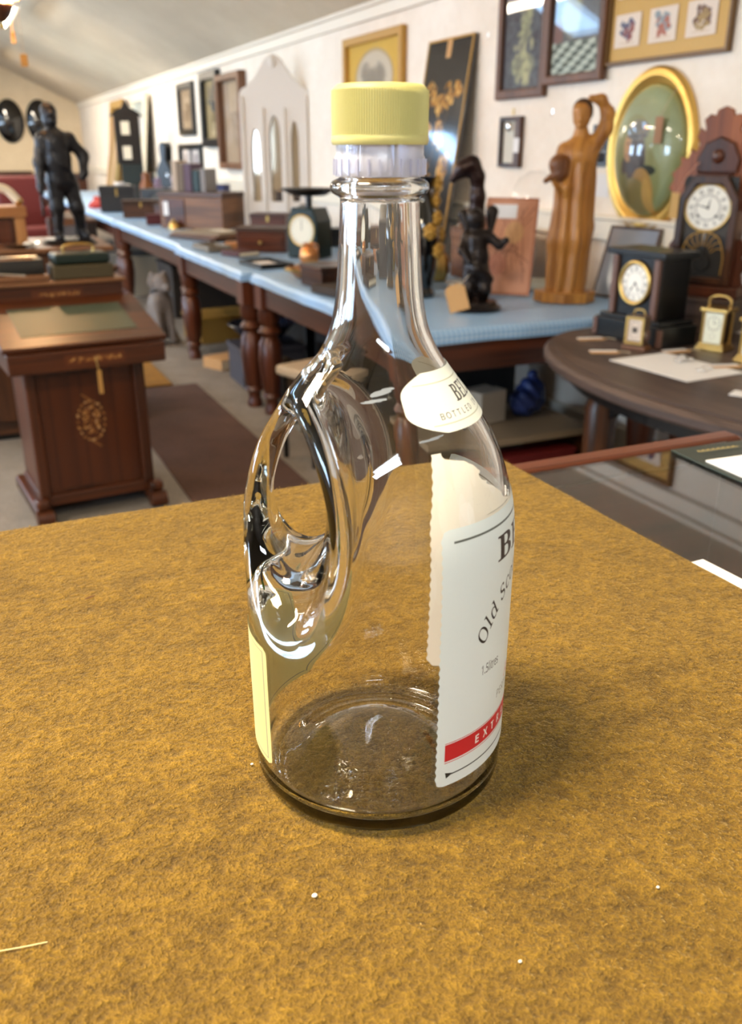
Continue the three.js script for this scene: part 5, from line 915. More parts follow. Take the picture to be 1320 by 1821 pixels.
{ // wooden boxes and bits
  const t = thing('drawer_box', 'low dark wooden box with a drawer and brass knob left of the green scales', 'box', [1.85, TT, -5.72], -0.6);
  part(t, 'body', bx(0.32, 0.13, 0.2, 0, 0, 0, 0.005), M.mahogany); part(t, 'lid', bx(0.34, 0.02, 0.22, 0, 0.13, 0, 0.004), M.oakDark); const d = part(t, 'drawer', bx(0.28, 0.08, 0.012, 0, 0.02, 0.102, 0.003), M.mahogany); part(d, 'knob', ball(0.012, 0, 0.06, 0.115), M.brass);
  const a = thing('leather_box', 'tan leather box end on the second blue cloth beside the drawer box', 'box', [1.85, TT, -6.08], -0.4); part(a, 'body', bx(0.1, 0.13, 0.12, 0, 0, 0, 0.008), std(0xa87a54, 0.6)); part(a, 'foot', bx(0.2, 0.035, 0.16, -0.05, -0, 0.02, 0.006).translate(0, 0.0, 0.1), M.pine);
  const f = thing('flat_frame', 'stack of flat old frames lying on the third blue cloth', 'frame', [1.78, TT, -6.75], 0.3);
  for (let i = 0; i < 3; i++) part(f, 'frame_slat', rot(bx(0.42 - 0.04 * i, 0.016, 0.6 - 0.06 * i, 0, 0.018 * i, 0, 0.004), 'Y', 0.1 * i), [M.walnut, M.oakMid, std(0x8d7c66, 0.7)][i]);
  part(f, 'paper_slip', bx(0.1, 0.002, 0.2, 0.05, 0.0535, 0.05, 0), M.cream);
  const c = thing('wooden_chest', 'large brown wooden chest with a white price tag below the white overmantel', 'chest', [1.98, TT, -7.8], -0.85);
  part(c, 'carcass', bx(0.62, 0.25, 0.34, 0, 0, 0, 0.006), M.oakMid); part(c, 'lid', bx(0.65, 0.035, 0.37, 0, 0.25, 0, 0.006), M.walnut); part(c, 'tambour_door', bx(0.2, 0.2, 0.01, -0.16, 0.03, 0.174, 0.003), M.mahogany); part(c, 'price_tag', bx(0.05, 0.11, 0.002, -0.24, 0.1, 0.182, 0.0005), M.paper);
  // books on the chest
  [[-0.2, 0.05, 0.24, 0xb9a48e, 'beige tall book standing on the wooden chest'], [-0.14, 0.06, 0.22, 0x6f5d48, 'brown tall book standing on the wooden chest'], [-0.07, 0.07, 0.22, 0x5c4454, 'purple tall book standing on the wooden chest'], [0.01, 0.06, 0.17, 0x2e4448, 'dark teal book standing on the wooden chest'], [0.08, 0.05, 0.18, 0x86807e, 'grey book standing on the wooden chest']].forEach(([x, w, h, col, l]) => {
    const b = thing('book', l, 'book', [1.98 + x * Math.cos(0.85), TT + 0.285, -7.8 + x * Math.sin(0.85)], -0.85, 'books on the wooden chest'); part(b, 'cover', bx(w, h, 0.17, 0, 0, 0, 0.003), std(col, 0.6)); part(b, 'pages', bx(w - 0.012, 0.004, 0.15, 0, h - 0.003, 0, 0), M.cream);
  });
  const m = thing('dome_clock', 'brown dome-topped mantel clock on the third blue cloth', 'clock', [2.38, TT + 0.006, -9.5], -0.9);
  const prof = [[-0.24, 0], [0.24, 0], [0.24, 0.03], [0.2, 0.05]]; for (let i = 0; i <= 14; i++) { const q = i / 14 * Math.PI; prof.push([0.17 * Math.cos(q), 0.15 + 0.17 * Math.sin(q)]); } prof.push([-0.2, 0.05], [-0.24, 0.03]);
  part(m, 'case', extrude(prof, 0.14, 0.005).translate(0, 0, -0.07), M.mahogany); part(m, 'dial', move(disc(0.08), 0, 0.16, 0.078), std(0x3a2620, 0.3)); part(m, 'bezel', move(annulus(0.082, 0.006, 0.078), 0, 0.16, 0), M.brass);
  const w = thing('writing_slope', 'brown wooden writing slope below the dome-topped clock', 'box', [1.98, TT, -8.6], -0.7); part(w, 'body', bx(0.4, 0.13, 0.26, 0, 0, 0, 0.005), M.mahogany); part(w, 'lid', bx(0.41, 0.02, 0.27, 0, 0.13, 0, 0.004), M.walnut); part(w, 'white_dish', lathe([[0, 0.15], [0.02, 0.15], [0.045, 0.175], [0, 0.17]], 16).translate(0.08, 0, 0), M.cream);
  const bl = thing('blue_box', 'deep blue upright box beside the dome-topped clock', 'box', [2.5, TT, -9.05], -0.9); part(bl, 'body', bx(0.14, 0.28, 0.1, 0, 0, 0, 0.004), std(0x15124a, 0.5)); part(bl, 'lid', bx(0.145, 0.02, 0.105, 0, 0.28, 0, 0.004), std(0x15124a, 0.5));
}
{ // copper and brass on the near cloth
  const t = thing('copper_pan', 'shallow copper pan with handles behind the bottle on the near blue cloth', 'pan', [1.68, TT, -4.38], 0.4);
  part(t, 'bowl', lathe([[0, 0.008], [0.1, 0.008], [0.15, 0.045], [0.156, 0.045], [0.105, 0], [0, 0]], 40), M.copper); for (const s of [-1, 1]) part(t, 'handle', tube([[s * 0.15, 0.04, -0.035], [s * 0.19, 0.05, -0.02], [s * 0.19, 0.05, 0.02], [s * 0.15, 0.04, 0.035]], 0.006, 16, 6), M.brass);
  const b = thing('brass_dish', 'round brass dish on the near blue cloth beside the copper pan', 'dish', [1.82, TT + 0.002, -4.62], 0); part(b, 'dish', lathe([[0, 0.006], [0.09, 0.006], [0.13, 0.03], [0.135, 0.028], [0.095, 0], [0, 0]], 36), M.brass); part(b, 'boss', ball(0.03, 0, 0.01, 0, 1, 0.5, 1), M.brass);
  const c = thing('copper_jug', 'small copper jug in front of the green scales', 'jug', [1.88, TT, -5.0], 0.5); part(c, 'body', lathe([[0, 0], [0.05, 0], [0.06, 0.03], [0.05, 0.07], [0.03, 0.09], [0.038, 0.105], [0.034, 0.105], [0.026, 0.09], [0, 0.085]], 28), M.copper); part(c, 'handle', tube([[0.035, 0.095, 0], [0.075, 0.09, 0], [0.075, 0.05, 0], [0.055, 0.03, 0]], 0.005, 16, 6), M.copper);
  const d = thing('dark_tray', 'black rectangular tray at the front edge of the near blue cloth', 'tray', [1.6, TT, -4.95], 0.1); part(d, 'tray_floor', bx(0.2, 0.008, 0.32, 0, 0, 0, 0.002), M.black); part(d, 'tray_rim', move(rot(ring(0.2, 0.32, 0.012, 0.014, 0.001), 'X', -Math.PI / 2), 0, 0.008, 0), M.black); part(d, 'paper_slip', bx(0.1, 0.002, 0.12, 0.01, 0.0085, -0.05, 0), M.paper);
  const e = thing('wooden_tray', 'orange brown wooden tray behind the bottle neck on the near blue cloth', 'tray', [2.18, TT, -4.4], 0.2); part(e, 'tray_floor', bx(0.4, 0.012, 0.3, 0, 0, 0, 0.003), M.pine); for (const s of [-1, 1]) part(e, 'tray_side', bx(0.4, 0.05, 0.014, 0, 0.008, s * 0.148, 0.003), M.pine); for (const s of [-1, 1]) part(e, 'tray_end', bx(0.014, 0.06, 0.28, s * 0.195, 0.008, 0, 0.003), M.pine);
  const g = thing('grey_vase', 'tall grey stoneware jar behind the bottle neck', 'jar', [2.3, TT, -4.72], 0); part(g, 'body', lathe([[0, 0], [0.07, 0], [0.1, 0.06], [0.11, 0.2], [0.09, 0.3], [0.06, 0.34], [0.064, 0.37], [0.054, 0.37], [0.05, 0.34], [0, 0.33]], 36), std(0x8d8678, 0.35)); part(g, 'band', bare(new THREE.TorusGeometry(0.106, 0.006, 8, 40).rotateX(Math.PI / 2).translate(0, 0.23, 0)), std(0x5c5448, 0.4));
  // cutlery and brass bits
  for (let i = 0; i < 8; i++) { const s = thing('silver_spoon', ['silver spoon nearest the edge of the third blue cloth', 'silver spoon second from the edge among the loose cutlery', 'silver spoon crossing another among the loose cutlery', 'silver spoon lying askew in the cutlery heap', 'silver spoon beside the flat frames', 'silver spoon behind the cutlery heap', 'silver spoon pointing to the wall', 'silver spoon at the far side of the cutlery heap'][i], 'spoon', [1.6 + 0.075 * (i % 4), TT + 0.001, -7.25 - 0.26 * Math.floor(i / 4)], rr(-0.18, 0.18), 'loose spoons on the third blue cloth'); part(s, 'bowl', ball(0.02, 0, 0.004, 0.09, 0.8, 0.25, 1.3, 12), M.silver); part(s, 'handle', bx(0.01, 0.003, 0.15, 0, 0.003, 0, 0.001), M.silver); }
  const bb = thing('brass_bell', 'small round brass bell on the third blue cloth', 'bell', [1.72, TT, -7.75], 0); part(bb, 'bell', lathe([[0.05, 0], [0.046, 0.02], [0.034, 0.05], [0.012, 0.062], [0, 0.064]], 24), M.brass); part(bb, 'knob', ball(0.01, 0, 0.07, 0), M.brass);
}
{ // further away
  const v = thing('guitar_case', 'black guitar-shaped instrument case standing against the wall far down the tables', 'case', [2.56, TT + 0.011, -11.7], -1.0);
  const half = [[0, 0], [0.12, 0.01], [0.17, 0.1], [0.15, 0.2], [0.11, 0.27], [0.12, 0.36], [0.08, 0.43], [0.04, 0.48], [0.05, 0.64], [0.03, 0.68], [0, 0.68]]; part(v, 'shell', extrude([...half, ...half.slice(1, -1).reverse().map(p => [-p[0], p[1]])], 0.1, 0.01).translate(0, 0, -0.05), M.black); part(v, 'clasp', bx(0.03, 0.04, 0.01, 0.06, 0.3, 0.062, 0.002), M.silver);
  const s = thing('wireless_set', 'black box with a round dial on the furthest blue cloth', 'radio', [2.05, TT, -9.9], -0.8); part(s, 'case', bx(0.3, 0.24, 0.2, 0, 0, 0, 0.008), M.black); part(s, 'round_grille', move(disc(0.07), 0.03, 0.12, 0.102), std(0x3a352c, 0.5)); part(s, 'grille_ring', move(annulus(0.072, 0.006, 0.102), 0.03, 0.12, 0), M.bronze);
  const r = thing('red_box', 'small dark red box on the third blue cloth', 'box', [1.68, TT, -8.3], -0.2); part(r, 'body', bx(0.16, 0.07, 0.11, 0, 0, 0, 0.004), std(0x521012, 0.5)); part(r, 'lid', bx(0.165, 0.015, 0.115, 0, 0.07, 0, 0.003), std(0x521012, 0.5));
  const c = thing('cabinet_clock', 'black cabinet clock with pediment and pale panels at the far end', 'clock', [2.2, TT, -12.1], -0.25);
  part(c, 'case', bx(0.3, 0.55, 0.16, 0, 0.45, 0, 0.006), M.black); part(c, 'stand', bx(0.26, 0.45, 0.16, 0.02, 0, 0, 0.006), std(0x10201f, 0.4)); part(c, 'pediment', extrude([[-0.2, 1.0], [0.2, 1.0], [0.12, 1.06], [0.05, 1.09], [0, 1.18], [-0.05, 1.09], [-0.12, 1.06]], 0.16, 0.004).translate(0, 0, -0.08), M.black);
  for (const y of [0.86, 0.58]) part(c, 'pale_panel', bx(0.1, 0.15, 0.004, -0.02, y - 0.07, 0.082, 0.001), M.cream);
  const d = thing('red_drape', 'crumpled red cloth on the furthest blue cloth', 'cloth', [1.72, TT, -11.2], 0.2); const nf = grid(32, 9); const g = new THREE.SphereGeometry(0.2, 28, 14, 0, Math.PI * 2, 0, Math.PI / 2), p = g.attributes.position; for (let i = 0; i < p.count; i++) { const k = 0.7 + 0.6 * noiseAt(nf, 32, p.getX(i) * 22 + 9, p.getZ(i) * 22 + 9); p.setXYZ(i, p.getX(i) * k, p.getY(i) * k * 0.6, p.getZ(i) * k); } g.computeVertexNormals(); part(d, 'fabric', g, std(0x9c1d16, 0.7)); part(d, 'tassel', cyl(0.01, 0.014, 0.06, -0.13, 0.001, 0.2, 10), M.brass);
  const q = thing('white_jug', 'white china jug by the red cloth at the far end', 'jug', [1.95, TT, -11.6], 0); part(q, 'body', lathe([[0, 0], [0.06, 0], [0.09, 0.07], [0.08, 0.17], [0.05, 0.21], [0.064, 0.26], [0.056, 0.26], [0.044, 0.21], [0, 0.2]], 28), M.white); part(q, 'handle', tube([[0.06, 0.23, 0], [0.13, 0.22, 0], [0.13, 0.12, 0], [0.085, 0.09, 0]], 0.01, 16, 8), M.white);
  const u = thing('grey_bust', 'grey plaster bust beneath the far landscape painting', 'bust', [2.5, TT + 0.03, -11.0], -0.8); part(u, 'bust', surfaceNets(capsules([[0, 0.03, 0, 0.06, 0, 0.12, 0, 0.07], [-0.06, 0.14, 0, 0.045, 0.06, 0.14, 0, 0.045], [0, 0.16, 0, 0.03, 0, 0.22, 0, 0.03], [0, 0.25, 0.01, 0.05, 0, 0.28, 0.01, 0.052], [0, 0.26, 0.06, 0.008, 0, 0.245, 0.064, 0.01]], 0.03), [-0.14, -0.02, -0.12], [0.14, 0.36, 0.12], 0.008), std(0x9a8d92, 0.6)); part(u, 'socle', cyl(0.06, 0.05, 0.04, 0, -0.029, 0, 20), M.black);
}
// more stock laid out along the cloths: [name, what, category, x, z, turn, width, height, depth, colour or material, kind]
const shapes = {
  tray: (t, w, h, d, m) => { part(t, 'tray_floor', bx(w, 0.01, d, 0, 0, 0, 0.002), m); for (const s of [-1, 1]) { part(t, 'tray_side', bx(w, h, 0.012, 0, 0.004, s * (d / 2 - 0.006), 0.003), m); part(t, 'tray_end', bx(0.012, h, d - 0.026, s * (w / 2 - 0.006), 0.004, 0, 0.003), m); } },
  box: (t, w, h, d, m) => { part(t, 'body', bx(w, h * 0.78, d, 0, 0, 0, 0.004), m); part(t, 'lid', bx(w + 0.01, h * 0.22, d + 0.01, 0, h * 0.78, 0, 0.004), m); part(t, 'clasp', bx(0.02, h * 0.3, 0.004, 0, h * 0.6, d / 2 + 0.004, 0.001), M.brass); },
  book: (t, w, h, d, m) => { part(t, 'cover', bx(w, h, d, 0, 0, 0, 0.003), m); part(t, 'pages', bx(w - 0.01, h - 0.012, 0.004, 0, 0.006, d / 2, 0.001), M.cream); },
  bowl: (t, w, h, d, m) => part(t, 'bowl', lathe([[0, 0.004], [w * 0.25, 0.004], [w * 0.48, h], [w * 0.5, h], [w * 0.28, 0], [0, 0]], 28), m) && part(t, 'foot_ring', bare(new THREE.TorusGeometry(w * 0.26, 0.004, 6, 28).rotateX(Math.PI / 2).translate(0, 0.004, 0)), m),
  jar: (t, w, h, d, m) => { part(t, 'body', lathe([[0, 0], [w * 0.36, 0], [w * 0.5, h * 0.3], [w * 0.46, h * 0.65], [w * 0.26, h * 0.82], [w * 0.3, h], [w * 0.24, h], [w * 0.2, h * 0.82], [0, h * 0.8]], 24), m); part(t, 'stopper', ball(w * 0.2, 0, h * 0.98, 0, 1, 0.7, 1, 12), m); },
};
[
  ['spice_cabinet', 'dark brown cabinet box under the gilt vase, right of the bottle neck', 'box', 1.93, -3.86, -0.5, 0.24, 0.3, 0.18, std(0x24140d, 0.45), 'box'],
  ['brown_case', 'long brown instrument case behind the bottle neck', 'case', 1.62, -4.04, 0.1, 0.2, 0.1, 0.22, M.walnut, 'box'],
  ['iron_bowl', 'black iron bowl behind the bottle neck', 'bowl', 1.94, -4.1, 0, 0.2, 0.09, 0.3, M.black, 'bowl'],
  ['oak_box', 'square oak box by the wall behind the bottle neck', 'box', 2.47, -3.98, -0.1, 0.3, 0.24, 0.3, M.oakMid, 'box'],
  ['ginger_jar', 'brown glazed ginger jar behind the oak box', 'jar', 2.54, -4.34, 0, 0.16, 0.3, 0.2, std(0x4a2c18, 0.25), 'jar'],
  ['brass_jar', 'tarnished brass jar beside the orange brown wooden tray', 'jar', 2.18, -4.0, 0, 0.12, 0.17, 0.12, M.brass, 'jar'],
  ['worn_book', 'worn dark book lying at the edge of the near blue cloth behind the bottle', 'book', 1.56, -3.78, 0.2, 0.16, 0.035, 0.22, std(0x33261c, 0.7), 'book'],
  ['wooden_tray', 'dark wooden tray of oddments behind the copper jug', 'tray', 2.33, -5.02, 0.1, 0.34, 0.04, 0.28, M.walnut, 'tray'],
  ['stationery_box', 'brown wooden box between the green scales and the wall', 'box', 2.42, -5.4, -0.4, 0.3, 0.16, 0.22, M.oakMid, 'box'],
  ['old_book', 'dark red book lying flat in front of the drawer box', 'book', 1.62, -5.52, 0.3, 0.15, 0.03, 0.2, std(0x4a1a14, 0.6), 'book'],
  ['cutlery_tray', 'grey cutlery tray on the second blue cloth near its edge', 'tray', 1.55, -5.92, 0.1, 0.16, 0.03, 0.3, std(0x7a7266, 0.5), 'tray'],
  ['tin_box', 'small black tin box behind the drawer box', 'box', 2.45, -5.8, -0.5, 0.22, 0.12, 0.16, M.black, 'box'],
  ['brass_bowl', 'shallow brass bowl behind the tan leather box', 'bowl', 2.2, -6.1, 0, 0.24, 0.05, 0.24, M.brass, 'bowl'],
  ['jewel_box', 'reddish wooden box in the middle of the third blue cloth', 'box', 2.32, -7.0, -0.6, 0.28, 0.15, 0.2, M.mahogany, 'box'],
  ['ledger', 'tan ledger lying on the third blue cloth', 'book', 2.25, -6.36, -0.3, 0.22, 0.04, 0.3, std(0x8d6a44, 0.7), 'book'],
  ['pewter_jar', 'pewter jar behind the tan ledger', 'jar', 2.45, -6.62, 0, 0.13, 0.22, 0.13, std(0x777570, 0.35, { metalness: 0.8 }), 'jar'],
  ['black_jar', 'black glazed jar right of the black box with round dial', 'jar', 2.4, -10.2, 0, 0.2, 0.34, 0.2, M.blackGloss, 'jar'],
  ['tool_chest', 'brown tool chest left of the black box with round dial', 'box', 1.75, -9.3, -0.2, 0.34, 0.16, 0.24, M.walnut, 'box'],
  ['dark_casket', 'very dark casket in front of the red cloth', 'box', 1.72, -10.35, -0.3, 0.36, 0.26, 0.26, std(0x17110e, 0.5), 'box'],
  ['amber_jar', 'amber brown jar behind the crumpled red cloth', 'jar', 2.2, -11.2, 0, 0.18, 0.36, 0.18, std(0x7a4316, 0.3), 'jar'],
  ['lilac_jar', 'pale lilac jar before the guitar-shaped case', 'jar', 2.35, -11.3, 0, 0.14, 0.3, 0.14, std(0x9a86a0, 0.4), 'jar'],
  ['cream_bowl', 'cream bowl beside the small brass bell', 'bowl', 2.1, -8.15, 0, 0.2, 0.08, 0.2, M.cream, 'bowl'],
].forEach(([n, l, c, x, z, a, w, h, d, m, k]) => shapes[k](thing(n, l, c, [x, TT, z], a), w, h, d, m));
// ------------------------------------------------------------------ under the tables
{
  const t = thing('rush_stool', 'low stool with pale rush seat under the near long table', 'stool', [1.46, 0, -3.8], 0.3);
  part(t, 'seat', bx(0.3, 0.05, 0.28, 0, 0.4, 0, 0.018), std(0xb09c82, 0.8)); for (const x of [-0.12, 0.12]) for (const z of [-0.11, 0.11]) part(t, 'leg', cyl(0.013, 0.016, 0.4, x, 0, z, 10), M.black); for (const z of [-0.11, 0.11]) part(t, 'stretcher', rot(cyl(0.008, 0.008, 0.24, 0, -0.12, 0, 8), 'Z', Math.PI / 2).translate(0, 0.16, z), M.black); for (const x of [-0.12, 0.12]) part(t, 'stretcher', rot(cyl(0.008, 0.008, 0.22, 0, -0.11, 0, 8), 'X', Math.PI / 2).translate(x, 0.2, 0), M.black);
  const s = thing('low_shelf', 'low pale shelf under the near end of the long table', 'shelf', [2.1, 0, -3.3], 0); part(s, 'board', bx(0.75, 0.03, 0.5, 0, 0.2, 0, 0.004), std(0x8d7a62, 0.6)); for (const x of [-0.35, 0.35]) part(s, 'support', bx(0.03, 0.2, 0.46, x, 0, 0, 0.003), M.walnut);
  const b = thing('carton', 'beige carton on the low shelf under the long table', 'box', [2.08, 0.23, -3.35], 0.2); part(b, 'body', bx(0.15, 0.14, 0.14, 0, 0, 0, 0.003), std(0xb8aa96, 0.8)); part(b, 'flap', bx(0.15, 0.004, 0.07, 0, 0.14, 0.035, 0), std(0xb8aa96, 0.8));
  const bl = thing('blue_bag', 'crumpled blue bag beside the beige carton under the table', 'bag', [2.3, 0.244, -3.33], 0.3); part(bl, 'sack', surfaceNets((x, y, z) => capsules([[0, 0.06, 0, 0.06, 0.03, 0.1, 0, 0.06], [-0.04, 0.05, 0, 0.05, 0.05, 0.05, 0, 0.05]], 0.04)(x, y, z) + 0.006 * Math.sin(x * 80) * Math.sin(y * 90 + z * 50), [-0.13, -0.02, -0.1], [0.14, 0.2, 0.1], 0.008), std(0x2a3a70, 0.5)); part(bl, 'knot', ball(0.025, 0.035, 0.17, 0), std(0x2a3a70, 0.5));
  const r = thing('red_crate', 'dark red crate on the floor under the low shelf', 'crate', [2.2, 0, -3.12], 0); part(r, 'body', bx(0.4, 0.12, 0.1, 0, 0, 0, 0.004), std(0x6e1512, 0.6)); part(r, 'rim', bx(0.41, 0.02, 0.11, 0, 0.12, 0, 0.004), std(0x6e1512, 0.6));
  [[1.72, -5.4, 0.4, 0.24, 0.36, 0x3b3a44, 'dark grey crate under the second long table'], [2.25, -3.95, 0.5, 0.5, 0.5, 0x15171b, 'dark blue-grey trunk under the near long table'], [1.85, -6.9, 0.5, 0.2, 0.4, 0xa07a34, 'mustard wooden crate under the third long table'], [2.3, -5.9, 0.4, 0.46, 0.5, 0x1c1a18, 'tall black case under the second long table'], [1.62, -4.3, 0.2, 0.16, 0.22, 0x8e8878, 'pale grey box under the near long table'], [2.0, -8.2, 0.6, 0.45, 0.6, 0x241c16, 'brown black trunk under the third long table']].forEach(([x, z, w, h, d, c, l]) => {
    const k = thing('storage_box', l, 'box', [x, 0, z], rr(-0.2, 0.2), 'boxes stored under the long tables'); part(k, 'body', bx(w, h - 0.03, d, 0, 0, 0, 0.005), std(c, 0.6)); part(k, 'lid', bx(w + 0.02, 0.03, d + 0.02, 0, h - 0.03, 0, 0.004), std(c, 0.5));
  });
  [
    ['wicker_basket', 'brown wicker basket on the floor by the legs of the second long table', 'basket', 1.7, -5.0, 0.3, 0.26, 0.2, 0.26, std(0x5a4630, 0.8), 'jar'],
    ['iron_pot', 'black iron pot on the floor under the second long table', 'pot', 1.98, -5.78, 0, 0.16, 0.18, 0.16, M.black, 'jar'],
    ['paper_parcel', 'pale paper parcel on the floor at the foot of the second long table', 'parcel', 1.6, -5.9, 0.4, 0.26, 0.07, 0.2, M.kraft, 'book'],
    ['magazine_pile', 'pile of pale magazines under the second long table', 'magazines', 1.98, -4.98, 0.2, 0.22, 0.06, 0.3, std(0x9c9484, 0.8), 'book'],
    ['tin_chest', 'black tin chest at the back under the second long table', 'trunk', 2.35, -5.25, 0.05, 0.5, 0.46, 0.5, std(0x14161a, 0.5), 'box'],
    ['dark_suitcase', 'dark brown suitcase at the back under the third long table', 'suitcase', 2.4, -6.8, 0.05, 0.46, 0.5, 0.4, std(0x1c130d, 0.6), 'box'],
    ['wine_crate', 'dark wooden crate under the near long table beside the stool', 'crate', 1.8, -3.85, -0.1, 0.3, 0.3, 0.4, std(0x2a2018, 0.7), 'tray'],
    ['blue_pot', 'blue enamel pot behind the stool under the near long table', 'pot', 1.75, -4.55, 0, 0.24, 0.24, 0.24, std(0x28304a, 0.3), 'jar'],
    ['folded_sack', 'folded grey sack under the furthest tables', 'sack', 1.75, -9.6, 0.2, 0.5, 0.4, 0.5, std(0x4a4640, 0.9), 'book'],
  ].forEach(([n, l, c, x, z, a, w, h, d, m, k]) => shapes[k](thing(n, l, c, [x, 0, z], a), w, h, d, m));
  const bn = thing('basin', 'dark blue enamel basin on the grey crate under the second long table', 'basin', [1.7, 0.24, -5.4], 0); part(bn, 'bowl', lathe([[0, 0.01], [0.1, 0.01], [0.2, 0.12], [0.215, 0.125], [0.21, 0.13], [0.19, 0.12], [0.1, 0], [0, 0]], 36), std(0x2c3040, 0.25)); part(bn, 'cloth', ball(0.12, 0, 0.1, 0, 1, 0.45, 1), std(0x7e7a74, 0.9));
  const g = thing('stone_dog', 'grey stone dog sitting under the third long table', 'statue', [1.36, 0, -6.85], 0.3);
  part(g, 'figure', surfaceNets(capsules([[0, 0.1, -0.06, 0.09, 0, 0.3, 0, 0.08], [0, 0.3, 0, 0.08, 0, 0.42, 0.03, 0.06], [0, 0.46, 0.04, 0.065, 0, 0.47, 0.06, 0.06], [0, 0.44, 0.1, 0.035, 0, 0.43, 0.14, 0.028], [-0.05, 0.32, 0.05, 0.03, -0.05, 0.03, 0.08, 0.026], [0.05, 0.32, 0.05, 0.03, 0.05, 0.03, 0.08, 0.026], [-0.09, 0.08, -0.04, 0.05, -0.09, 0.03, 0.06, 0.03], [0.09, 0.08, -0.04, 0.05, 0.09, 0.03, 0.06, 0.03], [-0.05, 0.52, 0.02, 0.02, -0.07, 0.46, 0.02, 0.022], [0.05, 0.52, 0.02, 0.02, 0.07, 0.46, 0.02, 0.022]], 0.03), [-0.17, -0.01, -0.19], [0.17, 0.58, 0.2], 0.01), std(0x77706c, 0.85)); part(g, 'collar', bare(new THREE.TorusGeometry(0.066, 0.012, 8, 28).rotateX(Math.PI / 2 - 0.3).translate(0, 0.4, 0.02)), M.black);
}
{ // plain dark chest at the end of the tables and far furniture
  const c = thing('tall_chest', 'tall dark chest of drawers beyond the cabinet, below the end of the blue cloths', 'chest', [1.27, 0, -10.6], 0); part(c, 'carcass', bx(0.22, 0.7, 1.6, 0, 0, 0, 0.006), std(0x1f140e, 0.5)); part(c, 'top', bx(0.24, 0.025, 1.64, 0, 0.7, 0, 0.005), M.walnut);
  const d = thing('side_chair', 'brown wooden side chair beyond the writing desk', 'chair', [0.98, 0.014, -7.9], 0.5); part(d, 'seat', bx(0.4, 0.04, 0.38, 0, 0.43, 0, 0.01), M.oakMid); for (const x of [-0.17, 0.17]) { part(d, 'front_leg', cyl(0.015, 0.02, 0.43, x, 0, 0.15, 10), M.walnut); part(d, 'rear_leg', bx(0.03, 0.85, 0.03, x, 0, -0.17, 0.004), M.walnut); } for (const y of [0.6, 0.78]) part(d, 'back_rail', bx(0.34, 0.06, 0.02, 0, y, -0.17, 0.005), M.oakMid);
  const e = thing('far_sideboard', 'dark red brown sideboard against the far gable', 'sideboard', [0.7, 0, -18.5], 0); part(e, 'carcass', bx(1.6, 0.95, 0.5, 0, 0.05, 0, 0.01), M.mahogany); part(e, 'top', bx(1.7, 0.04, 0.56, 0, 1.0, 0, 0.008), M.walnut); for (const x of [-0.4, 0.4]) { const q = part(e, 'door', bx(0.7, 0.7, 0.02, x, 0.15, 0.26, 0.006), M.mahogany); part(q, 'knob', ball(0.02, x * 0.3, 0.5, 0.285), M.brass); } for (const x of [-0.75, 0.75]) part(e, 'foot', bx(0.08, 0.05, 0.46, x, 0, 0, 0.004), M.walnut);
  const f = thing('red_armchair', 'dark red upholstered armchair far down the aisle', 'chair', [1.0, 0, -13.2], 0.2); part(f, 'seat', bx(0.6, 0.2, 0.55, 0, 0.25, 0.02, 0.05), std(0x5a1512, 0.7)); part(f, 'backrest', bx(0.6, 0.65, 0.14, 0, 0.42, -0.24, 0.05), std(0x5a1512, 0.7)); for (const x of [-0.3, 0.3]) part(f, 'arm', bx(0.1, 0.3, 0.5, x, 0.38, 0.02, 0.04), std(0x5a1512, 0.7)); for (const x of [-0.25, 0.25]) for (const z of [-0.22, 0.22]) part(f, 'leg', cyl(0.02, 0.03, 0.25, x, 0, z, 10), M.walnut);
}
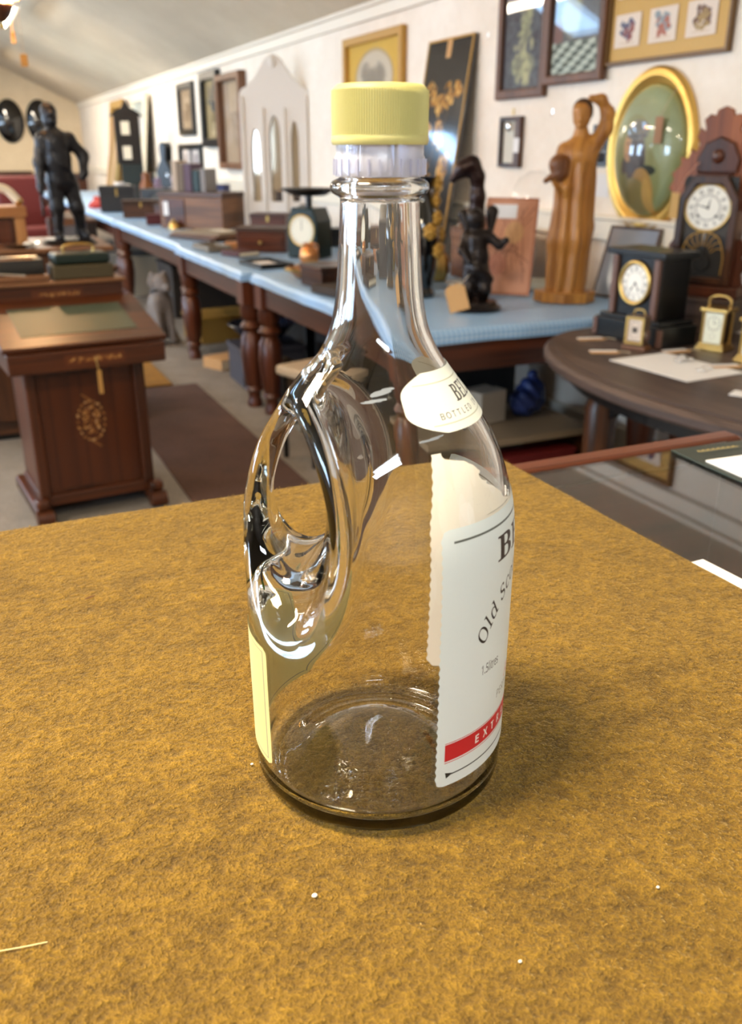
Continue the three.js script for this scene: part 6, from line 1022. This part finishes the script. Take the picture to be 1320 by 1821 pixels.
// ------------------------------------------------------------------ hanging from the roof, top left
{
  const t = thing('hanging_lamp', 'brass and dark wood lamp hanging from the roof at the top left', 'lamp', [0.375, 1.92, -5.0]);
  part(t, 'bowl', lathe([[0, 0], [0.02, 0.004], [0.045, 0.03], [0.06, 0.06], [0.062, 0.075], [0.05, 0.09], [0, 0.095]], 28), M.walnut); part(t, 'finial', ball(0.014, 0, -0.012, 0), M.brass); part(t, 'rod', cyl(0.006, 0.006, 1.3, 0, 0.09, 0, 8), M.brass); part(t, 'shade', lathe([[0.06, 0.09], [0.09, 0.1], [0.1, 0.17], [0.09, 0.21]], 28), phys(0xc99a5a, 0.6, { transmission: 0.4, thickness: 0, side: THREE.DoubleSide }));
  part(t, 'bulb', ball(0.025, 0.03, 0.15, 0), std(0xfff0d8, 0.5, { emissive: LAMP_COLOR, emissiveIntensity: 12 })); const bl = new THREE.PointLight(LAMP_COLOR, 5); bl.position.set(0.405, 2.07, -5.0); bl.castShadow = true; bl.name = 'lamp_bulb_glow'; scene.add(bl);
  for (const [x, y, z, w, h, l, c] of [[0.545, 1.815, -6.0, 0.04, 0.065, 'yellowish tag hanging on a string from the roof', 0xb08a4c], [0.435, 1.855, -5.2, 0.02, 0.05, 'small dark tag hanging beside the roof lamp', 0x6a5a3c]]) { const g = thing('hanging_tag', l, 'tag', [x, y, z]); part(g, 'tag', bx(w, h, 0.002, 0, 0, 0, 0.0005), std(c, 0.8)); part(g, 'string', cyl(0.002, 0.002, 1.38, 0, h, 0, 6), M.string); }
}
// crumbs and fibres on the felt
{
  const spots = [[925, 'tiny white crumb on the felt at the lower right', 0.1536, -0.2018], [560, 'pale tuft of lint on the felt in front of the bottle', 0.0945, -0.2639], [1170, 'tiny white crumb on the felt near the right edge', 0.2261, -0.209], [455, 'tiny white crumb beside the left foot of the bottle', 0.0965, -0.356]];
  spots.forEach(([, l, x, z], i) => single('lint_crumb', ball(i === 1 ? 0.0011 : 0.0007, 0, 0, 0, 1.2, 0.6, 1, 8), std(0xe8e0cc, 0.9), l, 'crumb', 'crumbs on the felt', [x, CT + 0.0008, z]));
}
single('straw_fibre', tube([[-0.03, 0, 0], [-0.01, 0.0008, 0.001], [0.012, 0.0003, 0.0045], [0.02, 0, 0.0055]], 0.00025, 14, 5), std(0xe9d9a0, 0.8), 'pale straw fibre lying on the felt at the left edge', 'fibre', undefined, [-0.028, CT + 0.0008, -0.2905]);
single('dirt_fleck', ball(0.002, 0, 0, 0, 2.2, 0.25, 0.8, 10), std(0x5a3a14, 0.95), 'small dark fleck on the felt left of the bottle', 'fleck', undefined, [0.0492, CT + 0.0002, -0.5753], 0.4);
// wardrobes at the far end, mirrored in the overmantel
for (const [x, l] of [[-0.9, 'dark wardrobe against the far gable, nearer the tables'], [-2.3, 'dark wardrobe against the far gable, further left']]) {
  const t = thing('wardrobe', l, 'wardrobe', [x, 0, EZ + 0.4], 0, 'wardrobes at the far gable');
  part(t, 'carcass', bx(1.2, 2.0, 0.55, 0, 0.05, 0, 0.01), M.walnut); part(t, 'cornice', bx(1.3, 0.08, 0.62, 0, 2.05, 0, 0.02), M.walnut); part(t, 'plinth', bx(1.24, 0.05, 0.58, 0, 0, 0, 0.005), M.walnut);
  for (const s of [-1, 1]) { const d = part(t, 'door', bx(0.56, 1.85, 0.024, s * 0.29, 0.12, 0.285, 0.008), M.mahogany); part(d, 'knob', ball(0.02, s * 0.05, 1.05, 0.315), M.brass); }
}
renderer.render(scene, camera);
